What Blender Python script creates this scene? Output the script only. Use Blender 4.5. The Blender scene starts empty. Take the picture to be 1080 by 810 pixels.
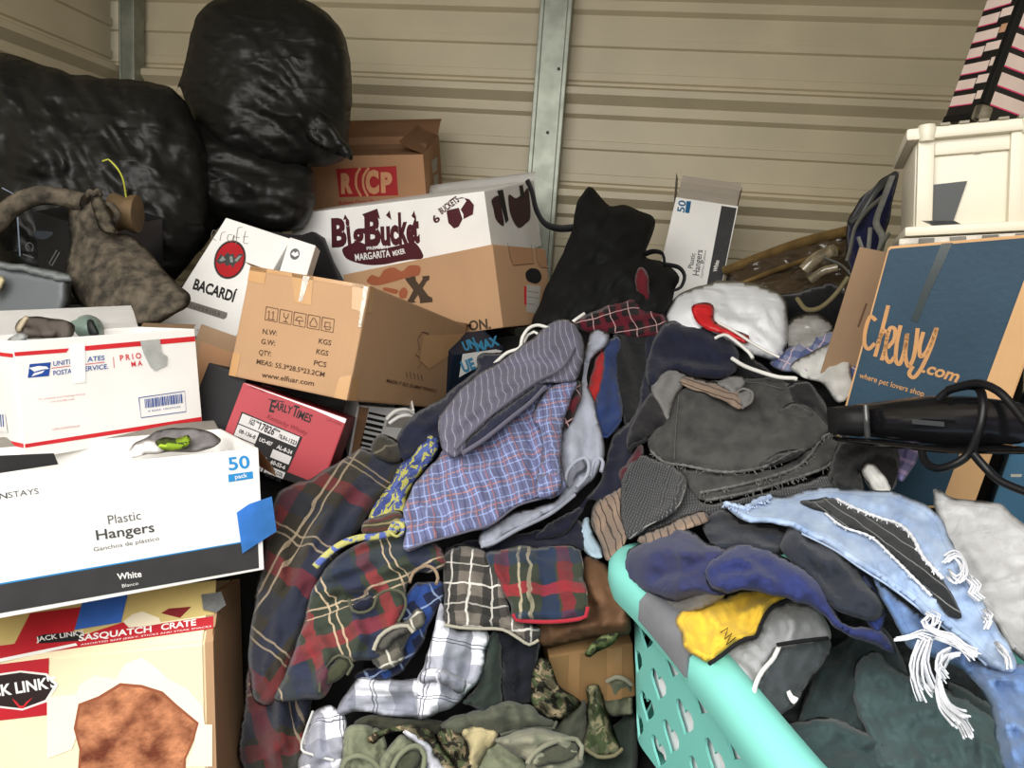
import bpy, bmesh, math, random
import numpy as np
from mathutils import Vector, Matrix, noise
from mathutils.geometry import delaunay_2d_cdt
from mathutils.bvhtree import BVHTree

# ------------------------------------------------------------------ camera, light, exposure
SC = bpy.context.scene
COL = SC.collection
F = 800.0                       # focal length in pixels of a 1080-wide frame
HC = 1.35                       # camera height
YAW, PITCH, ROLL = -0.13816, 0.16009, -0.0743
WALL_Y = 3.15
EXPOSURE = 0.40
DAYLIGHT = 64.0
SKY = 0.6

def cam_axes(yaw, pitch, roll):
    cy, sy, cp, sp = math.cos(yaw), math.sin(yaw), math.cos(pitch), math.sin(pitch)
    f = np.array([sy*cp, cy*cp, -sp]); r = np.array([cy, -sy, 0.]); d = np.cross(f, r)
    c, s = math.cos(roll), math.sin(roll)
    return np.array([c*r+s*d, -s*r+c*d, f])
M = cam_axes(YAW, PITCH, ROLL)
CAM0 = np.array([0, 0, HC])
cam = bpy.data.cameras.new('camera'); camo = bpy.data.objects.new('camera', cam); COL.objects.link(camo)
cam.sensor_width = 36.0; cam.lens = F/1080*36.0; cam.clip_start = 0.02
camo.matrix_world = Matrix(((M[0][0], -M[1][0], -M[2][0], 0), (M[0][1], -M[1][1], -M[2][1], 0),
                            (M[0][2], -M[1][2], -M[2][2], HC), (0, 0, 0, 1)))
SC.camera = camo
vs = SC.view_settings
vs.view_transform = 'Standard'; vs.look = 'None'; vs.gamma = 1.0; vs.use_curve_mapping = False
vs.exposure = EXPOSURE
world = bpy.data.worlds.new('sky'); SC.world = world; world.use_nodes = True
wt = world.node_tree; bg = wt.nodes['Background']; bg.inputs[1].default_value = SKY
wtc = wt.nodes.new('ShaderNodeTexCoord'); wsx = wt.nodes.new('ShaderNodeSeparateXYZ'); wmr = wt.nodes.new('ShaderNodeMapRange'); wmx = wt.nodes.new('ShaderNodeMix'); wmx.data_type = 'RGBA'
wt.links.new(wtc.outputs['Generated'], wsx.inputs[0]); wt.links.new(wsx.outputs[2], wmr.inputs[0]); wmr.inputs[1].default_value = -.05; wmr.inputs[2].default_value = .1
wt.links.new(wmr.outputs[0], wmx.inputs[0]); wmx.inputs[6].default_value = (.17, .165, .15, 1); wmx.inputs[7].default_value = (.93, .97, 1., 1); wt.links.new(wmx.outputs[2], bg.inputs[0])
ld = bpy.data.lights.new('door_daylight', 'AREA'); ld.shape = 'RECTANGLE'; ld.size = 2.6; ld.size_y = 1.7; ld.energy = DAYLIGHT
ld.color = (1.0, 0.975, 0.93)
lo = bpy.data.objects.new('door_daylight', ld); COL.objects.link(lo)
lo.location = (-0.6, -0.25, 2.2); lo.rotation_euler = (math.radians(50), 0, math.radians(-4))

# ------------------------------------------------------------------ helpers
def P(px, py, z):
    return M.T @ (np.array([(px-540)/F, (py-405)/F, 1.0])*z) + CAM0
def drop(px, py):
    return -(M.T @ np.array([(px-540)/F, (py-405)/F, 1.0]))[2]
def lin(c):
    return tuple((v/255/12.92 if v/255 <= .04045 else ((v/255+.055)/1.055)**2.4) for v in c)

PW = {}                         # world matrices of roots and parts
def obj(name, bm, m, parent=None, smooth=False, origin=None):
    """link a bmesh authored in world coordinates as ONE mesh object"""
    if parent is not None:
        pw = PW[parent.name]; bm.transform(pw.inverted()); mw = pw
    else:
        if origin is None:
            cs = [v.co for v in bm.verts]
            mn = [min(c[i] for c in cs) for i in range(3)]; mx = [max(c[i] for c in cs) for i in range(3)]
            origin = Vector(((mn[0]+mx[0])/2, (mn[1]+mx[1])/2, mn[2]))
        mw = Matrix.Translation(origin); bm.transform(mw.inverted())
    me = bpy.data.meshes.new(name)
    if smooth:
        for f in bm.faces: f.smooth = True
        for e in bm.edges:
            if len(e.link_faces) == 2 and e.calc_face_angle(0) > 1.0: e.smooth = False
    bm.to_mesh(me); bm.free()
    o = bpy.data.objects.new(name, me); COL.objects.link(o)
    if m is not None: me.materials.append(m)
    if parent is not None:
        o.parent = parent; PW[o.name] = mw
    else:
        o.matrix_world = mw; PW[o.name] = mw.copy()
    return o
def tag(o, label, cat, group=None, kind=None):
    o['label'] = label
    if cat: o['category'] = cat
    if group: o['group'] = group
    if kind: o['kind'] = kind
    return o
def empty(name, mw, label, cat, group=None):
    o = bpy.data.objects.new(name, None); COL.objects.link(o); o.empty_display_size = .05
    o.matrix_world = mw; PW[o.name] = mw.copy()
    return tag(o, label, cat, group)
def struct(o): o['kind'] = 'structure'; return o

# ------------------------------------------------------------------ materials
MATS = {}
class N:
    def __init__(s, m): s.t = m.node_tree; s.n = s.t.nodes
    def __call__(s, typ, **kw):
        nd = s.n.new(typ)
        for k, v in kw.items():
            if k.startswith('i_'): nd.inputs[k[2:].replace('_', ' ')].default_value = v
            elif k.startswith('n'): nd.inputs[int(k[1:])].default_value = v
            else: setattr(nd, k, v)
        return nd
    def link(s, a, b): s.t.links.new(a, b)
    def math(s, op, a, b=None):
        nd = s.n.new('ShaderNodeMath'); nd.operation = op
        for i, v in enumerate((a, b)):
            if v is None: continue
            if isinstance(v, (int, float)): nd.inputs[i].default_value = v
            else: s.link(v, nd.inputs[i])
        return nd.outputs[0]
    def mix(s, fac, a, b):
        nd = s.n.new('ShaderNodeMix'); nd.data_type = 'RGBA'
        for k, v in ((0, fac), (6, a), (7, b)):
            if isinstance(v, tuple): nd.inputs[k].default_value = v if len(v) == 4 else (*v, 1)
            elif isinstance(v, (int, float)): nd.inputs[k].default_value = v
            else: s.link(v, nd.inputs[k])
        return nd.outputs[2]
def newmat(name, rough=.8, metal=0., spec=.3, sheen=0.):
    m = bpy.data.materials.new(name); m.use_nodes = True
    b = m.node_tree.nodes['Principled BSDF']
    b.inputs['Roughness'].default_value = rough; b.inputs['Metallic'].default_value = metal
    b.inputs['Specular IOR Level'].default_value = spec
    if sheen: b.inputs['Sheen Weight'].default_value = sheen
    return m, N(m), b
def mottled(name, col, var=.12, scale=8., rough=.8, metal=0., spec=.3, bump=0., bscale=60., sheen=0., col2=None, lo_=.35, hi=.65, uv=False):
    """base colour mottled by noise, optional bump"""
    if name in MATS: return MATS[name]
    m, n, b = newmat(name, rough, metal, spec, sheen)
    c = lin(col); c2 = lin(col2) if col2 else tuple(max(0, x*(1-2*var)) for x in c)
    tc = n('ShaderNodeTexCoord')
    src = tc.outputs['UV'] if uv else tc.outputs['Object']
    t = n('ShaderNodeTexNoise', i_Scale=scale, i_Detail=5.); n.link(src, t.inputs['Vector'])
    r = n('ShaderNodeMapRange'); r.inputs[1].default_value = lo_; r.inputs[2].default_value = hi
    n.link(t.outputs[0], r.inputs[0])
    n.link(n.mix(r.outputs[0], c2, c), b.inputs['Base Color'])
    if bump:
        t2 = n('ShaderNodeTexNoise', i_Scale=bscale, i_Detail=4.); n.link(src, t2.inputs['Vector'])
        bp = n('ShaderNodeBump', i_Strength=bump, i_Distance=.004); n.link(t2.outputs[0], bp.inputs['Height'])
        n.link(bp.outputs[0], b.inputs['Normal'])
    MATS[name] = m; return m
def plain(name, col, rough=.6, spec=.3, metal=0.):
    if name in MATS: return MATS[name]
    return mottled(name, col, .05, 25., rough, metal, spec)
def woven(name, base, stripes=(), var=.1, rough=.9, weave=900., fade=None, bump=.25):
    """cloth with stripes in metres along the garment's own UV: (axis, period, pos, width, colour, strength)"""
    if name in MATS: return MATS[name]
    m, n, b = newmat(name, rough, 0, .15, .12)
    tc = n('ShaderNodeTexCoord'); sx = n('ShaderNodeSeparateXYZ')
    wn = n('ShaderNodeTexNoise', i_Scale=6., i_Detail=2.); n.link(tc.outputs['UV'], wn.inputs['Vector'])
    va = n('ShaderNodeVectorMath', operation='MULTIPLY_ADD'); va.inputs[1].default_value = (.007, .007, 0)
    n.link(wn.outputs['Color'], va.inputs[0]); n.link(tc.outputs['UV'], va.inputs[2])
    n.link(va.outputs[0], sx.inputs[0])
    t = n('ShaderNodeTexNoise', i_Scale=25., i_Detail=6.); n.link(tc.outputs['UV'], t.inputs['Vector'])
    r = n('ShaderNodeMapRange'); r.inputs[1].default_value = .3; r.inputs[2].default_value = .7; n.link(t.outputs[0], r.inputs[0])
    c = lin(base); c2 = lin(fade) if fade else tuple(x*(1-2*var) for x in c)
    cur = n.mix(r.outputs[0], c2, c)
    for ax, per, pos, w, sc, st in stripes:
        q = n.math('FRACT', n.math('DIVIDE', n.math('SUBTRACT', sx.outputs[ax], pos-50*per), per))
        msk = n.math('MULTIPLY', n.math('LESS_THAN', q, w/per), st)
        cur = n.mix(msk, cur, lin(sc))
    ue = n('ShaderNodeUVMap', uv_map='edge'); se = n('ShaderNodeSeparateXYZ'); n.link(ue.outputs[0], se.inputs[0])
    hm = n.math('MULTIPLY', n.math('MULTIPLY', n.math('GREATER_THAN', se.outputs[0], .0085), n.math('LESS_THAN', se.outputs[0], .0098)), .16)
    cur = n.mix(hm, cur, (.004, .004, .004))
    n.link(cur, b.inputs['Base Color'])
    wv = n('ShaderNodeTexNoise', i_Scale=weave, i_Detail=2.); n.link(tc.outputs['UV'], wv.inputs['Vector'])
    bp = n('ShaderNodeBump', i_Strength=bump, i_Distance=.001); n.link(wv.outputs[0], bp.inputs['Height'])
    cn = n('ShaderNodeTexNoise', i_Scale=30., i_Detail=3., i_Distortion=1.2); n.link(tc.outputs['UV'], cn.inputs['Vector'])
    b2 = n('ShaderNodeBump', i_Strength=.5, i_Distance=.006); n.link(cn.outputs[0], b2.inputs['Height']); n.link(bp.outputs[0], b2.inputs['Normal'])
    n.link(b2.outputs[0], b.inputs['Normal'])
    MATS[name] = m; return m
def camo(name, cols, scale=14.):
    if name in MATS: return MATS[name]
    m, n, b = newmat(name, .9, 0, .15)
    tc = n('ShaderNodeTexCoord'); cur = lin(cols[0])
    for i, c in enumerate(cols[1:]):
        mp = n('ShaderNodeMapping'); mp.inputs['Location'].default_value = (i*3.7, i*1.9, 0); mp.inputs['Scale'].default_value = (1, 1.7, 1)
        n.link(tc.outputs['UV'], mp.inputs['Vector'])
        t = n('ShaderNodeTexNoise', i_Scale=scale*(1+.4*i), i_Detail=4., i_Distortion=.8); n.link(mp.outputs[0], t.inputs['Vector'])
        k = n.math('GREATER_THAN', t.outputs[0], .54)
        cur = n.mix(k, cur, lin(c))
    n.link(cur, b.inputs['Base Color']); MATS[name] = m; return m
def cardboard(name, col):
    if name in MATS: return MATS[name]
    m, n, b = newmat(name, .85, 0, .15)
    tc = n('ShaderNodeTexCoord')
    t = n('ShaderNodeTexNoise', i_Scale=7., i_Detail=6.); n.link(tc.outputs['Object'], t.inputs['Vector'])
    mp = n('ShaderNodeMapping'); mp.inputs['Scale'].default_value = (260, 260, 3); n.link(tc.outputs['Object'], mp.inputs['Vector'])
    t2 = n('ShaderNodeTexNoise', i_Scale=1., i_Detail=2.); n.link(mp.outputs[0], t2.inputs['Vector'])
    c = lin(col)
    a = n.mix(t.outputs[0], tuple(x*.84 for x in c), tuple(min(1, x*1.1) for x in c))
    a2 = n.mix(n.math('MULTIPLY', t2.outputs[0], .22), a, tuple(x*.7 for x in c))
    n.link(a2, b.inputs['Base Color'])
    bp = n('ShaderNodeBump', i_Strength=.25, i_Distance=.002); n.link(t.outputs[0], bp.inputs['Height']); n.link(bp.outputs[0], b.inputs['Normal'])
    MATS[name] = m; return m
def plastic_bag(name, col, rough=.32, alpha=1., spec=.5, bump=.5, scale=9.):
    if name in MATS: return MATS[name]
    m, n, b = newmat(name, rough, 0, spec)
    b.inputs['Base Color'].default_value = (*lin(col), 1)
    if alpha < 1: b.inputs['Alpha'].default_value = alpha
    tc = n('ShaderNodeTexCoord')
    mp = n('ShaderNodeMapping'); mp.inputs['Rotation'].default_value = (0, .6, .5); mp.inputs['Scale'].default_value = (1, 1, 3.2); n.link(tc.outputs['Object'], mp.inputs['Vector'])
    t = n('ShaderNodeTexNoise', i_Scale=scale, i_Detail=5., i_Distortion=.6); t.noise_type = 'RIDGED_MULTIFRACTAL'
    n.link(mp.outputs[0], t.inputs['Vector'])
    bp = n('ShaderNodeBump', i_Strength=bump, i_Distance=.012); n.link(t.outputs[0], bp.inputs['Height']); n.link(bp.outputs[0], b.inputs['Normal'])
    MATS[name] = m; return m

# ------------------------------------------------------------------ geometry helpers
def catmull(pts, closed, step):
    pts = [np.array(p, float) for p in pts]; n = len(pts); out = []
    rng = range(n) if closed else range(n-1)
    for i in rng:
        if closed: p0, p1, p2, p3 = pts[i-1], pts[i], pts[(i+1) % n], pts[(i+2) % n]
        else: p0, p1, p2, p3 = pts[max(i-1, 0)], pts[i], pts[i+1], pts[min(i+2, n-1)]
        L = np.linalg.norm(p2-p1)
        if L < 1e-9: continue
        k = max(1, int(round(L/step)))
        m1, m2 = (p2-p0)*.5, (p3-p1)*.5
        for m_ in (m1, m2):
            l = np.linalg.norm(m_)
            if l > L: m_ *= L/l
        for j in range(k):
            t = j/k; t2 = t*t; t3 = t2*t
            out.append((2*t3-3*t2+1)*p1+(t3-2*t2+t)*m1+(-2*t3+3*t2)*p2+(t3-t2)*m2)
    if not closed: out.append(pts[-1])
    return out
def seg_dist(Q, A, B):
    """distance from points Q (n,2) to segments A-B (m,2); returns (n,m) distance and parameter"""
    d = B-A; L2 = (d*d).sum(1)+1e-12
    t = np.clip(((Q[:, None, :]-A[None])*d[None]).sum(2)/L2[None], 0, 1)
    c = A[None]+t[..., None]*d[None]
    return np.sqrt(((Q[:, None, :]-c)**2).sum(2)), t
def inside(Q, poly):
    x, y = Q[:, 0], Q[:, 1]; r = np.zeros(len(Q), bool); n = len(poly)
    for i in range(n):
        x1, y1 = poly[i]; x2, y2 = poly[i-1]
        if y1 == y2: continue
        c = ((y1 > y) != (y2 > y)) & (x < (x2-x1)*(y-y1)/(y2-y1)+x1)
        r ^= c
    return r
class RBF:
    def __init__(s, ctl):
        X = np.array([c[:2] for c in ctl], float)/100; z = np.array([c[2] for c in ctl], float); n = len(X)
        K = s.k(np.linalg.norm(X[:, None]-X[None], axis=2))+np.eye(n)*.002
        Pm = np.c_[np.ones(n), X]; A = np.block([[K, Pm], [Pm.T, np.zeros((3, 3))]])
        s.X = X; s.w = np.linalg.solve(A, np.r_[z, 0, 0, 0])
    @staticmethod
    def k(r): return r*r*np.log(r+1e-9)
    def __call__(s, Q):
        Q = np.asarray(Q, float)/100
        K = s.k(np.linalg.norm(Q[:, None]-s.X[None], axis=2))
        return K@s.w[:-3]+np.c_[np.ones(len(Q)), Q]@s.w[-3:]
def H(px, py, h): return (px, py, (HC-h)/drop(px, py))
# the pile's own surface: pixel, depth (given by height above the floor where the ray is steep)
FIELD = RBF([H(330, 800, .60), H(600, 800, .58), H(460, 780, .62), H(610, 690, .74), H(540, 620, .82), H(430, 620, .82), H(260, 800, .5),
             (290, 680, 1.2), (340, 500, 1.36), (285, 590, 1.27), (430, 480, 1.5), (600, 350, 1.93), (520, 440, 1.62), (520, 530, 1.42), H(640, 560, .88), (660, 450, 1.62),
             (700, 335, 2.02), (800, 350, 2.0), (860, 370, 1.85), (800, 430, 1.75), H(790, 500, 1.0), (900, 450, 1.5), (890, 500, 1.38), (950, 490, 1.33),
             H(690, 590, .95), H(850, 580, .98), H(900, 535, 1.0), H(1000, 600, 1.0), H(1040, 540, 1.04), H(1070, 780, .93), H(860, 770, .86), H(960, 740, .86), H(760, 680, .9),
             (480, 380, 1.8), (640, 300, 2.05), H(660, 740, .62)])
def fold_disp(Q, folds):
    d = np.zeros(len(Q))
    for pts, w, a in folds:
        p = np.array(pts, float); D, t = seg_dist(Q, p[:-1], p[1:]); j = D.argmin(1); dm = D[np.arange(len(Q)), j]
        s = (j+t[np.arange(len(Q)), j])/(len(p)-1)
        d += a*np.exp(-(dm/w)**2)*np.clip(np.sin(np.pi*np.clip(s, .02, .98))**.5, 0, 1)
    return d
def auto_folds(pts, ang, n, w, a, seed):
    r = random.Random(seed); X = np.array(pts, float); mn, mx = X.min(0), X.max(0); L = np.linalg.norm(mx-mn)
    out = []
    for i in range(n):
        c = np.array([r.uniform(mn[0], mx[0]), r.uniform(mn[1], mx[1])]); th = math.radians(ang+r.uniform(-16, 16))
        l = L*r.uniform(.12, .4); dv = np.array([math.cos(th), math.sin(th)]); nv = np.array([-dv[1], dv[0]])
        b = r.uniform(-.12, .12)*l
        out.append(([c-dv*l, c+nv*b, c+dv*l], w*r.uniform(.6, 1.4), a*r.choice((1, 1, -1))*r.uniform(.5, 1.2)))
    return out
SEED = [0]
def cloth(name, pts, m, lift=0., T=.014, R=9., ang=0., folds=(), auto=None, wr=.003, ws=32., back=.25, res=4.2, zc=None, parent=None, bend=0., origin=None, edge_noise=1.3, cr=.013):
    """a closed, cushioned piece of cloth lying on the pile: outline, own depth, thickness, folds"""
    SEED[0] += 1; sd = SEED[0]
    if T <= .05 and R <= 18: T *= .68; R *= .55
    B = catmull(pts, True, res)
    if edge_noise:
        B = [b+edge_noise*np.array([noise.noise(Vector((b[0]*.06, b[1]*.06, sd))), noise.noise(Vector((b[0]*.06, b[1]*.06, sd+50)))])*1.6 for b in B]
    Bp = np.array(B); mn, mx = Bp.min(0), Bp.max(0)
    gx = np.arange(mn[0], mx[0]+res, res); gy = np.arange(mn[1], mx[1]+res, res*.866)
    G = np.array([(x+(res/2 if j % 2 else 0), y) for j, y in enumerate(gy) for x in gx])
    G = G[inside(G, Bp)] if len(G) else G
    if len(G):
        D, _ = seg_dist(G, Bp, np.roll(Bp, -1, 0)); G = G[D.min(1) > res*.55]
        # rings close to the rim so that the rounded edge is smooth
    nb = len(Bp); allp = [Vector(p) for p in Bp]+[Vector(p) for p in G]
    vs_, es_, fs_, *_ = delaunay_2d_cdt(allp, [(i, (i+1) % nb) for i in range(nb)], [], 1, 1e-5)
    Q = np.array([(v.x, v.y) for v in vs_])
    D, _ = seg_dist(Q, Bp, np.roll(Bp, -1, 0)); d = D.min(1); d[d < .05] = 0
    if zc is None: z0 = FIELD(Q)
    elif isinstance(zc, (int, float)): z0 = np.full(len(Q), float(zc))
    else: z0 = RBF(zc)(Q)
    z0 = z0-lift
    u = np.clip(d/R, 0, 1); h = T*np.sqrt(np.clip(1-(1-u)**2, 0, 1))
    fl = [(p_, w_, a_*1.5) for p_, w_, a_ in folds]
    if auto: fl += auto_folds(Bp, *auto, sd*7+1)
    if cr and wr and T > .006 and R <= 18: fl += auto_folds(Bp, (auto[0] if auto else ang+72), 7, 4.2, .008*min(1, T/.012), sd*13+5)
    df = fold_disp(Q, fl) if fl else np.zeros(len(Q))
    dn = np.array([noise.fractal(Vector((q[0]/ws, q[1]/ws, sd*3.1)), 1., 2., 3) for q in Q])*wr if wr else 0
    if cr and wr:
        ca_ = math.radians(auto[0] if auto else ang); c_, s_ = math.cos(ca_), math.sin(ca_)
        rg = np.zeros(len(Q))
        for i_, q in enumerate(Q):
            wx = 7*noise.noise(Vector((q[0]*.03, q[1]*.03, sd+9.)))
            a_, b_ = q[0]*c_+q[1]*s_, -q[0]*s_+q[1]*c_+wx
            n1 = noise.noise(Vector((a_/58, b_/15, sd*1.7))); n2 = noise.noise(Vector((a_/26, b_/8, sd*2.3+40)))
            rg[i_] = max(0, 1-2.6*abs(n1))**1.4*(.55+.9*noise.noise(Vector((a_/70, b_/50, sd+77.)))) + .35*max(0, 1-3*abs(n2))**1.5
        dn = dn+(rg-.3)*cr*min(1, T/.012)
    disp = (df+dn)*(.55+.45*u)
    zf = z0-h-disp; zb = z0-disp*.35*(u == 0)+back*T*0
    zb = np.where(d == 0, zf, np.maximum(z0+back*T*u, zf+.002))
    bm = bmesh.new(); uvl = bm.loops.layers.uv.new('UVMap'); uve = bm.loops.layers.uv.new('edge'); dm = d*z0/F
    zm = z0.mean(); ca, sa = math.cos(math.radians(ang)), math.sin(math.radians(ang)); cx, cy = Bp.mean(0)
    qx, qy = (Q[:, 0]-cx)*z0/F, (Q[:, 1]-cy)*z0/F
    th = bend*(qx*ca+qy*sa) if bend else 0
    ux = qx*ca+qy*sa+disp*.35; uy = -qx*sa+qy*ca+disp*.3
    if bend: uy = uy+bend*ux*ux
    fv = [bm.verts.new(P(q[0], q[1], z)) for q, z in zip(Q, zf)]
    bv = [fv[i] if d[i] == 0 else bm.verts.new(P(Q[i][0], Q[i][1], zb[i])) for i in range(len(Q))]
    ix = {}
    for i in range(len(Q)): ix[fv[i]] = i; ix[bv[i]] = i
    for f in fs_:
        # viewer-facing winding
        a, b_, c = (Q[f[0]], Q[f[1]], Q[f[2]]) if len(f) >= 3 else (None,)*3
        cr = (b_[0]-a[0])*(c[1]-a[1])-(b_[1]-a[1])*(c[0]-a[0])
        fr = list(f) if cr < 0 else list(f)[::-1]
        for vv, seq in ((fv, fr), (bv, fr[::-1])):
            if vv is bv and all(d[i] == 0 for i in f): continue
            try: fa = bm.faces.new([vv[i] for i in seq])
            except ValueError: continue
            for lp in fa.loops:
                i = ix[lp.vert]; lp[uvl].uv = (ux[i], uy[i]); lp[uve].uv = (dm[i], 0)
    return obj(name, bm, m, parent, True, origin)
def surf(Q, lift=0., zc=None):
    z = FIELD(Q) if zc is None else (np.full(len(Q), float(zc)) if isinstance(zc, (int, float)) else RBF(zc)(Q))
    return [P(q[0], q[1], zz-lift) for q, zz in zip(Q, z)]
def tube_bm(bm, pts, r, sides=8, step=.01, closed=False, taper=False, flat=1.0):
    C = [Vector(p) for p in catmull(pts, closed, step)]
    n = len(C); rings = []; up = None
    for i, c in enumerate(C):
        t = (C[(i+1) % n]-C[i-1] if closed else C[min(i+1, n-1)]-C[max(i-1, 0)])
        if t.length < 1e-9: t = Vector((0, 0, 1))
        t.normalize()
        if up is None: up = t.orthogonal().normalized()
        up = (up-t*up.dot(t)); up = up.normalized() if up.length > 1e-6 else t.orthogonal().normalized()
        s = t.cross(up); rr = r(i/(n-1)) if callable(r) else r
        if taper: rr *= max(.25, 1-abs(2*i/(n-1)-1)**4)
        rings.append([bm.verts.new(c+(up*math.cos(a)*flat+s*math.sin(a))*rr) for a in (2*math.pi*k/sides for k in range(sides))])
    for i in range(n if closed else n-1):
        A, B_ = rings[i], rings[(i+1) % n]
        for k in range(sides): bm.faces.new((A[k], A[(k+1) % sides], B_[(k+1) % sides], B_[k]))
    if not closed:
        bm.faces.new(rings[0][::-1]); bm.faces.new(rings[-1])
    return bm
def tube(name, pts, r, m, parent=None, **k):
    bm = bmesh.new(); tube_bm(bm, pts, r, **k); bmesh.ops.recalc_face_normals(bm, faces=bm.faces); return obj(name, bm, m, parent, True)
def seam(name, px, r, m, parent, lift, zc=None, **k):
    """a rolled edge, cord or stitch line lying on the pile along a pixel path"""
    return tube(name, surf(np.array(px, float), lift, zc), r*.6, m, parent, **k)
def box_bm(bm, mn, mx, bev=0., mat=None):
    r = bmesh.ops.create_cube(bm, size=1)
    sc = [b-a for a, b in zip(mn, mx)]; ce = [(a+b)/2 for a, b in zip(mn, mx)]
    for v in r['verts']: v.co = Vector([v.co[i]*sc[i]+ce[i] for i in range(3)])
    if bev:
        es = list({e for v in r['verts'] for e in v.link_edges})
        rr = bmesh.ops.bevel(bm, geom=es, offset=bev, segments=2, affect='EDGES', profile=.6)
    return bm
def lathe_bm(bm, prof, mw, seg=32):
    rings = []
    for rr, zz in prof:
        rings.append([bm.verts.new(mw @ Vector((rr*math.cos(a), rr*math.sin(a), zz))) for a in (2*math.pi*k/seg for k in range(seg))])
    for A, B_ in zip(rings, rings[1:]):
        for k in range(seg): bm.faces.new((A[k], A[(k+1) % seg], B_[(k+1) % seg], B_[k]))
    bm.faces.new(rings[0][::-1]); bm.faces.new(rings[-1]); bmesh.ops.recalc_face_normals(bm, faces=bm.faces)
    return bm

SLIDE = {'long white drink mixer carton with maroon lettering, wedged in front of the back wall post': 1.07, 'open brown carton with a red printed logo against the back wall': 1.08,
         'brown carton with a big letter X printed on it, under the margarita mixer box': 1.04, 'dark blue and white carton with bright blue letters, behind the navy garment': 1.0,
         'white mailing box with red stripes, topmost box of the front left stack': 1.02, 'big white plastic hanger carton lying under the striped mailing box': 1.0, 'cream and red jerky snack crate at the bottom of the front left stack': 1.14,
         'tall white plastic hanger carton standing on end against the back wall': 1.05, 'red whiskey carton with a white coded shipping label, under the taped brown carton': 1.02}
def slide(c, d, k):
    return tuple(CAM0+(np.array(c)-CAM0)*k), tuple(np.array(d)*k)
class Box:
    """a carton: pose c, r (columns = its own axes), dims d; front is local -y"""
    def __init__(s, name, label, cat, c, r, d, group=None):
        if label in SLIDE: c, d = slide(c, d, SLIDE[label])
        s.c = np.array(c); s.R = np.array(r); s.d = np.array(d)
        s.mw = Matrix(((*r[0], c[0]), (*r[1], c[1]), (*r[2], c[2]), (0, 0, 0, 1)))
        base = s.mw @ Matrix.Translation((0, 0, -d[2]/2))
        s.o = empty(name, base, label, cat, group); s.k = 0
    def part(s, name, bm, m, smooth=False):
        bm.transform(s.mw); return obj(name, bm, m, s.o, smooth)
    def body(s, m, open_top=False, bev=.003, name='body', t=.004):
        x, y, z = s.d/2; bm = bmesh.new()
        if not open_top: box_bm(bm, (-x, -y, -z), (x, y, z), bev)
        else:
            box_bm(bm, (-x, -y, -z), (x, -y+t, z), .001); box_bm(bm, (-x, y-t, -z), (x, y, z), .001)
            box_bm(bm, (-x, -y+t, -z), (-x+t, y-t, z), .001); box_bm(bm, (x-t, -y+t, -z), (x, y-t, z), .001)
            box_bm(bm, (-x+t, -y+t, -z), (x-t, y-t, -z+t), .001)
        return s.part(name, bm, m)
    def flap(s, edge, length, angle, m, t=.004, inset=.004, name='flap', skew=0.):
        """a lid flap hinged on a top edge; angle 0 = flat outward, 90 = standing up"""
        x, y, z = s.d/2
        w = x if edge in 'FB' else y
        bm = bmesh.new(); a = math.radians(angle); seg = 4; rows = []
        for i in range(seg+1):
            l = length*i/seg; aa = a+.12*math.sin(i/seg*3)
            o_, u = l*math.cos(aa), l*math.sin(aa)
            rows.append([(-w+inset+skew*l, o_, u), (w-inset+skew*l*.4, o_, u)])
        def tr(p):
            q, o_, u = p
            return {'F': (q, -y-o_, z+u), 'B': (q, y+o_, z+u), 'R': (x+o_, q, z+u), 'L': (-x-o_, q, z+u)}[edge]
        fv = [[bm.verts.new(tr(p)) for p in r_] for r_ in rows]
        for a_, b_ in zip(fv, fv[1:]): bm.faces.new((a_[0], a_[1], b_[1], b_[0]))
        bmesh.ops.solidify(bm, geom=list(bm.faces), thickness=t); bmesh.ops.recalc_face_normals(bm, faces=bm.faces)
        return s.part(name, bm, m)
    # --- faces
    def plane(s, face):
        x, y, z = s.d/2
        return {'F': (np.array([0, -y, 0]), np.array([1, 0, 0]), np.array([0, 0, 1])), 'R': (np.array([x, 0, 0]), np.array([0, 1, 0]), np.array([0, 0, 1])),
                'L': (np.array([-x, 0, 0]), np.array([0, -1, 0]), np.array([0, 0, 1])), 'T': (np.array([0, 0, z]), np.array([1, 0, 0]), np.array([0, 1, 0]))}[face]
    def uv(s, face, px, py):
        o, u, v = s.plane(face) if isinstance(face, str) else face
        n = np.cross(u, v); O = s.c+s.R@o; Nw = s.R@n; dr = P(px, py, 1)-CAM0
        t = ((O-CAM0)@Nw)/(dr@Nw); q = CAM0+dr*t-O
        return np.array([q@(s.R@u), q@(s.R@v)])
    def to3(s, face, q, off):
        o, u, v = s.plane(face) if isinstance(face, str) else face
        return Vector(o+u*q[0]+v*q[1]+np.cross(u, v)*off)
    def poly_bm(s, bm, face, pts, off, smooth=0, clip=True):
        q = [s.uv(face, *p) for p in pts]
        if clip and isinstance(face, str):
            w, h = {'F': (s.d[0], s.d[2]), 'R': (s.d[1], s.d[2]), 'L': (s.d[1], s.d[2]), 'T': (s.d[0], s.d[1])}[face]
            q = [np.array([max(-w/2+.001, min(w/2-.001, a)), max(-h/2+.001, min(h/2-.001, b))]) for a, b in q]
        if smooth: q = catmull(q, True, smooth)
        q = [Vector(a) for a in q]; n = len(q)
        vs_, _, fs_, *_ = delaunay_2d_cdt(q, [(i, (i+1) % n) for i in range(n)], [], 1, 1e-6)
        bv = [bm.verts.new(s.to3(face, (v.x, v.y), off)) for v in vs_]
        for f in fs_:
            a, b, c = (vs_[i] for i in f[:3]); cr = (b-a).cross(c-a)
            try: bm.faces.new([bv[i] for i in (f if cr > 0 else f[::-1])])
            except ValueError: pass
        return bm
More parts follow.
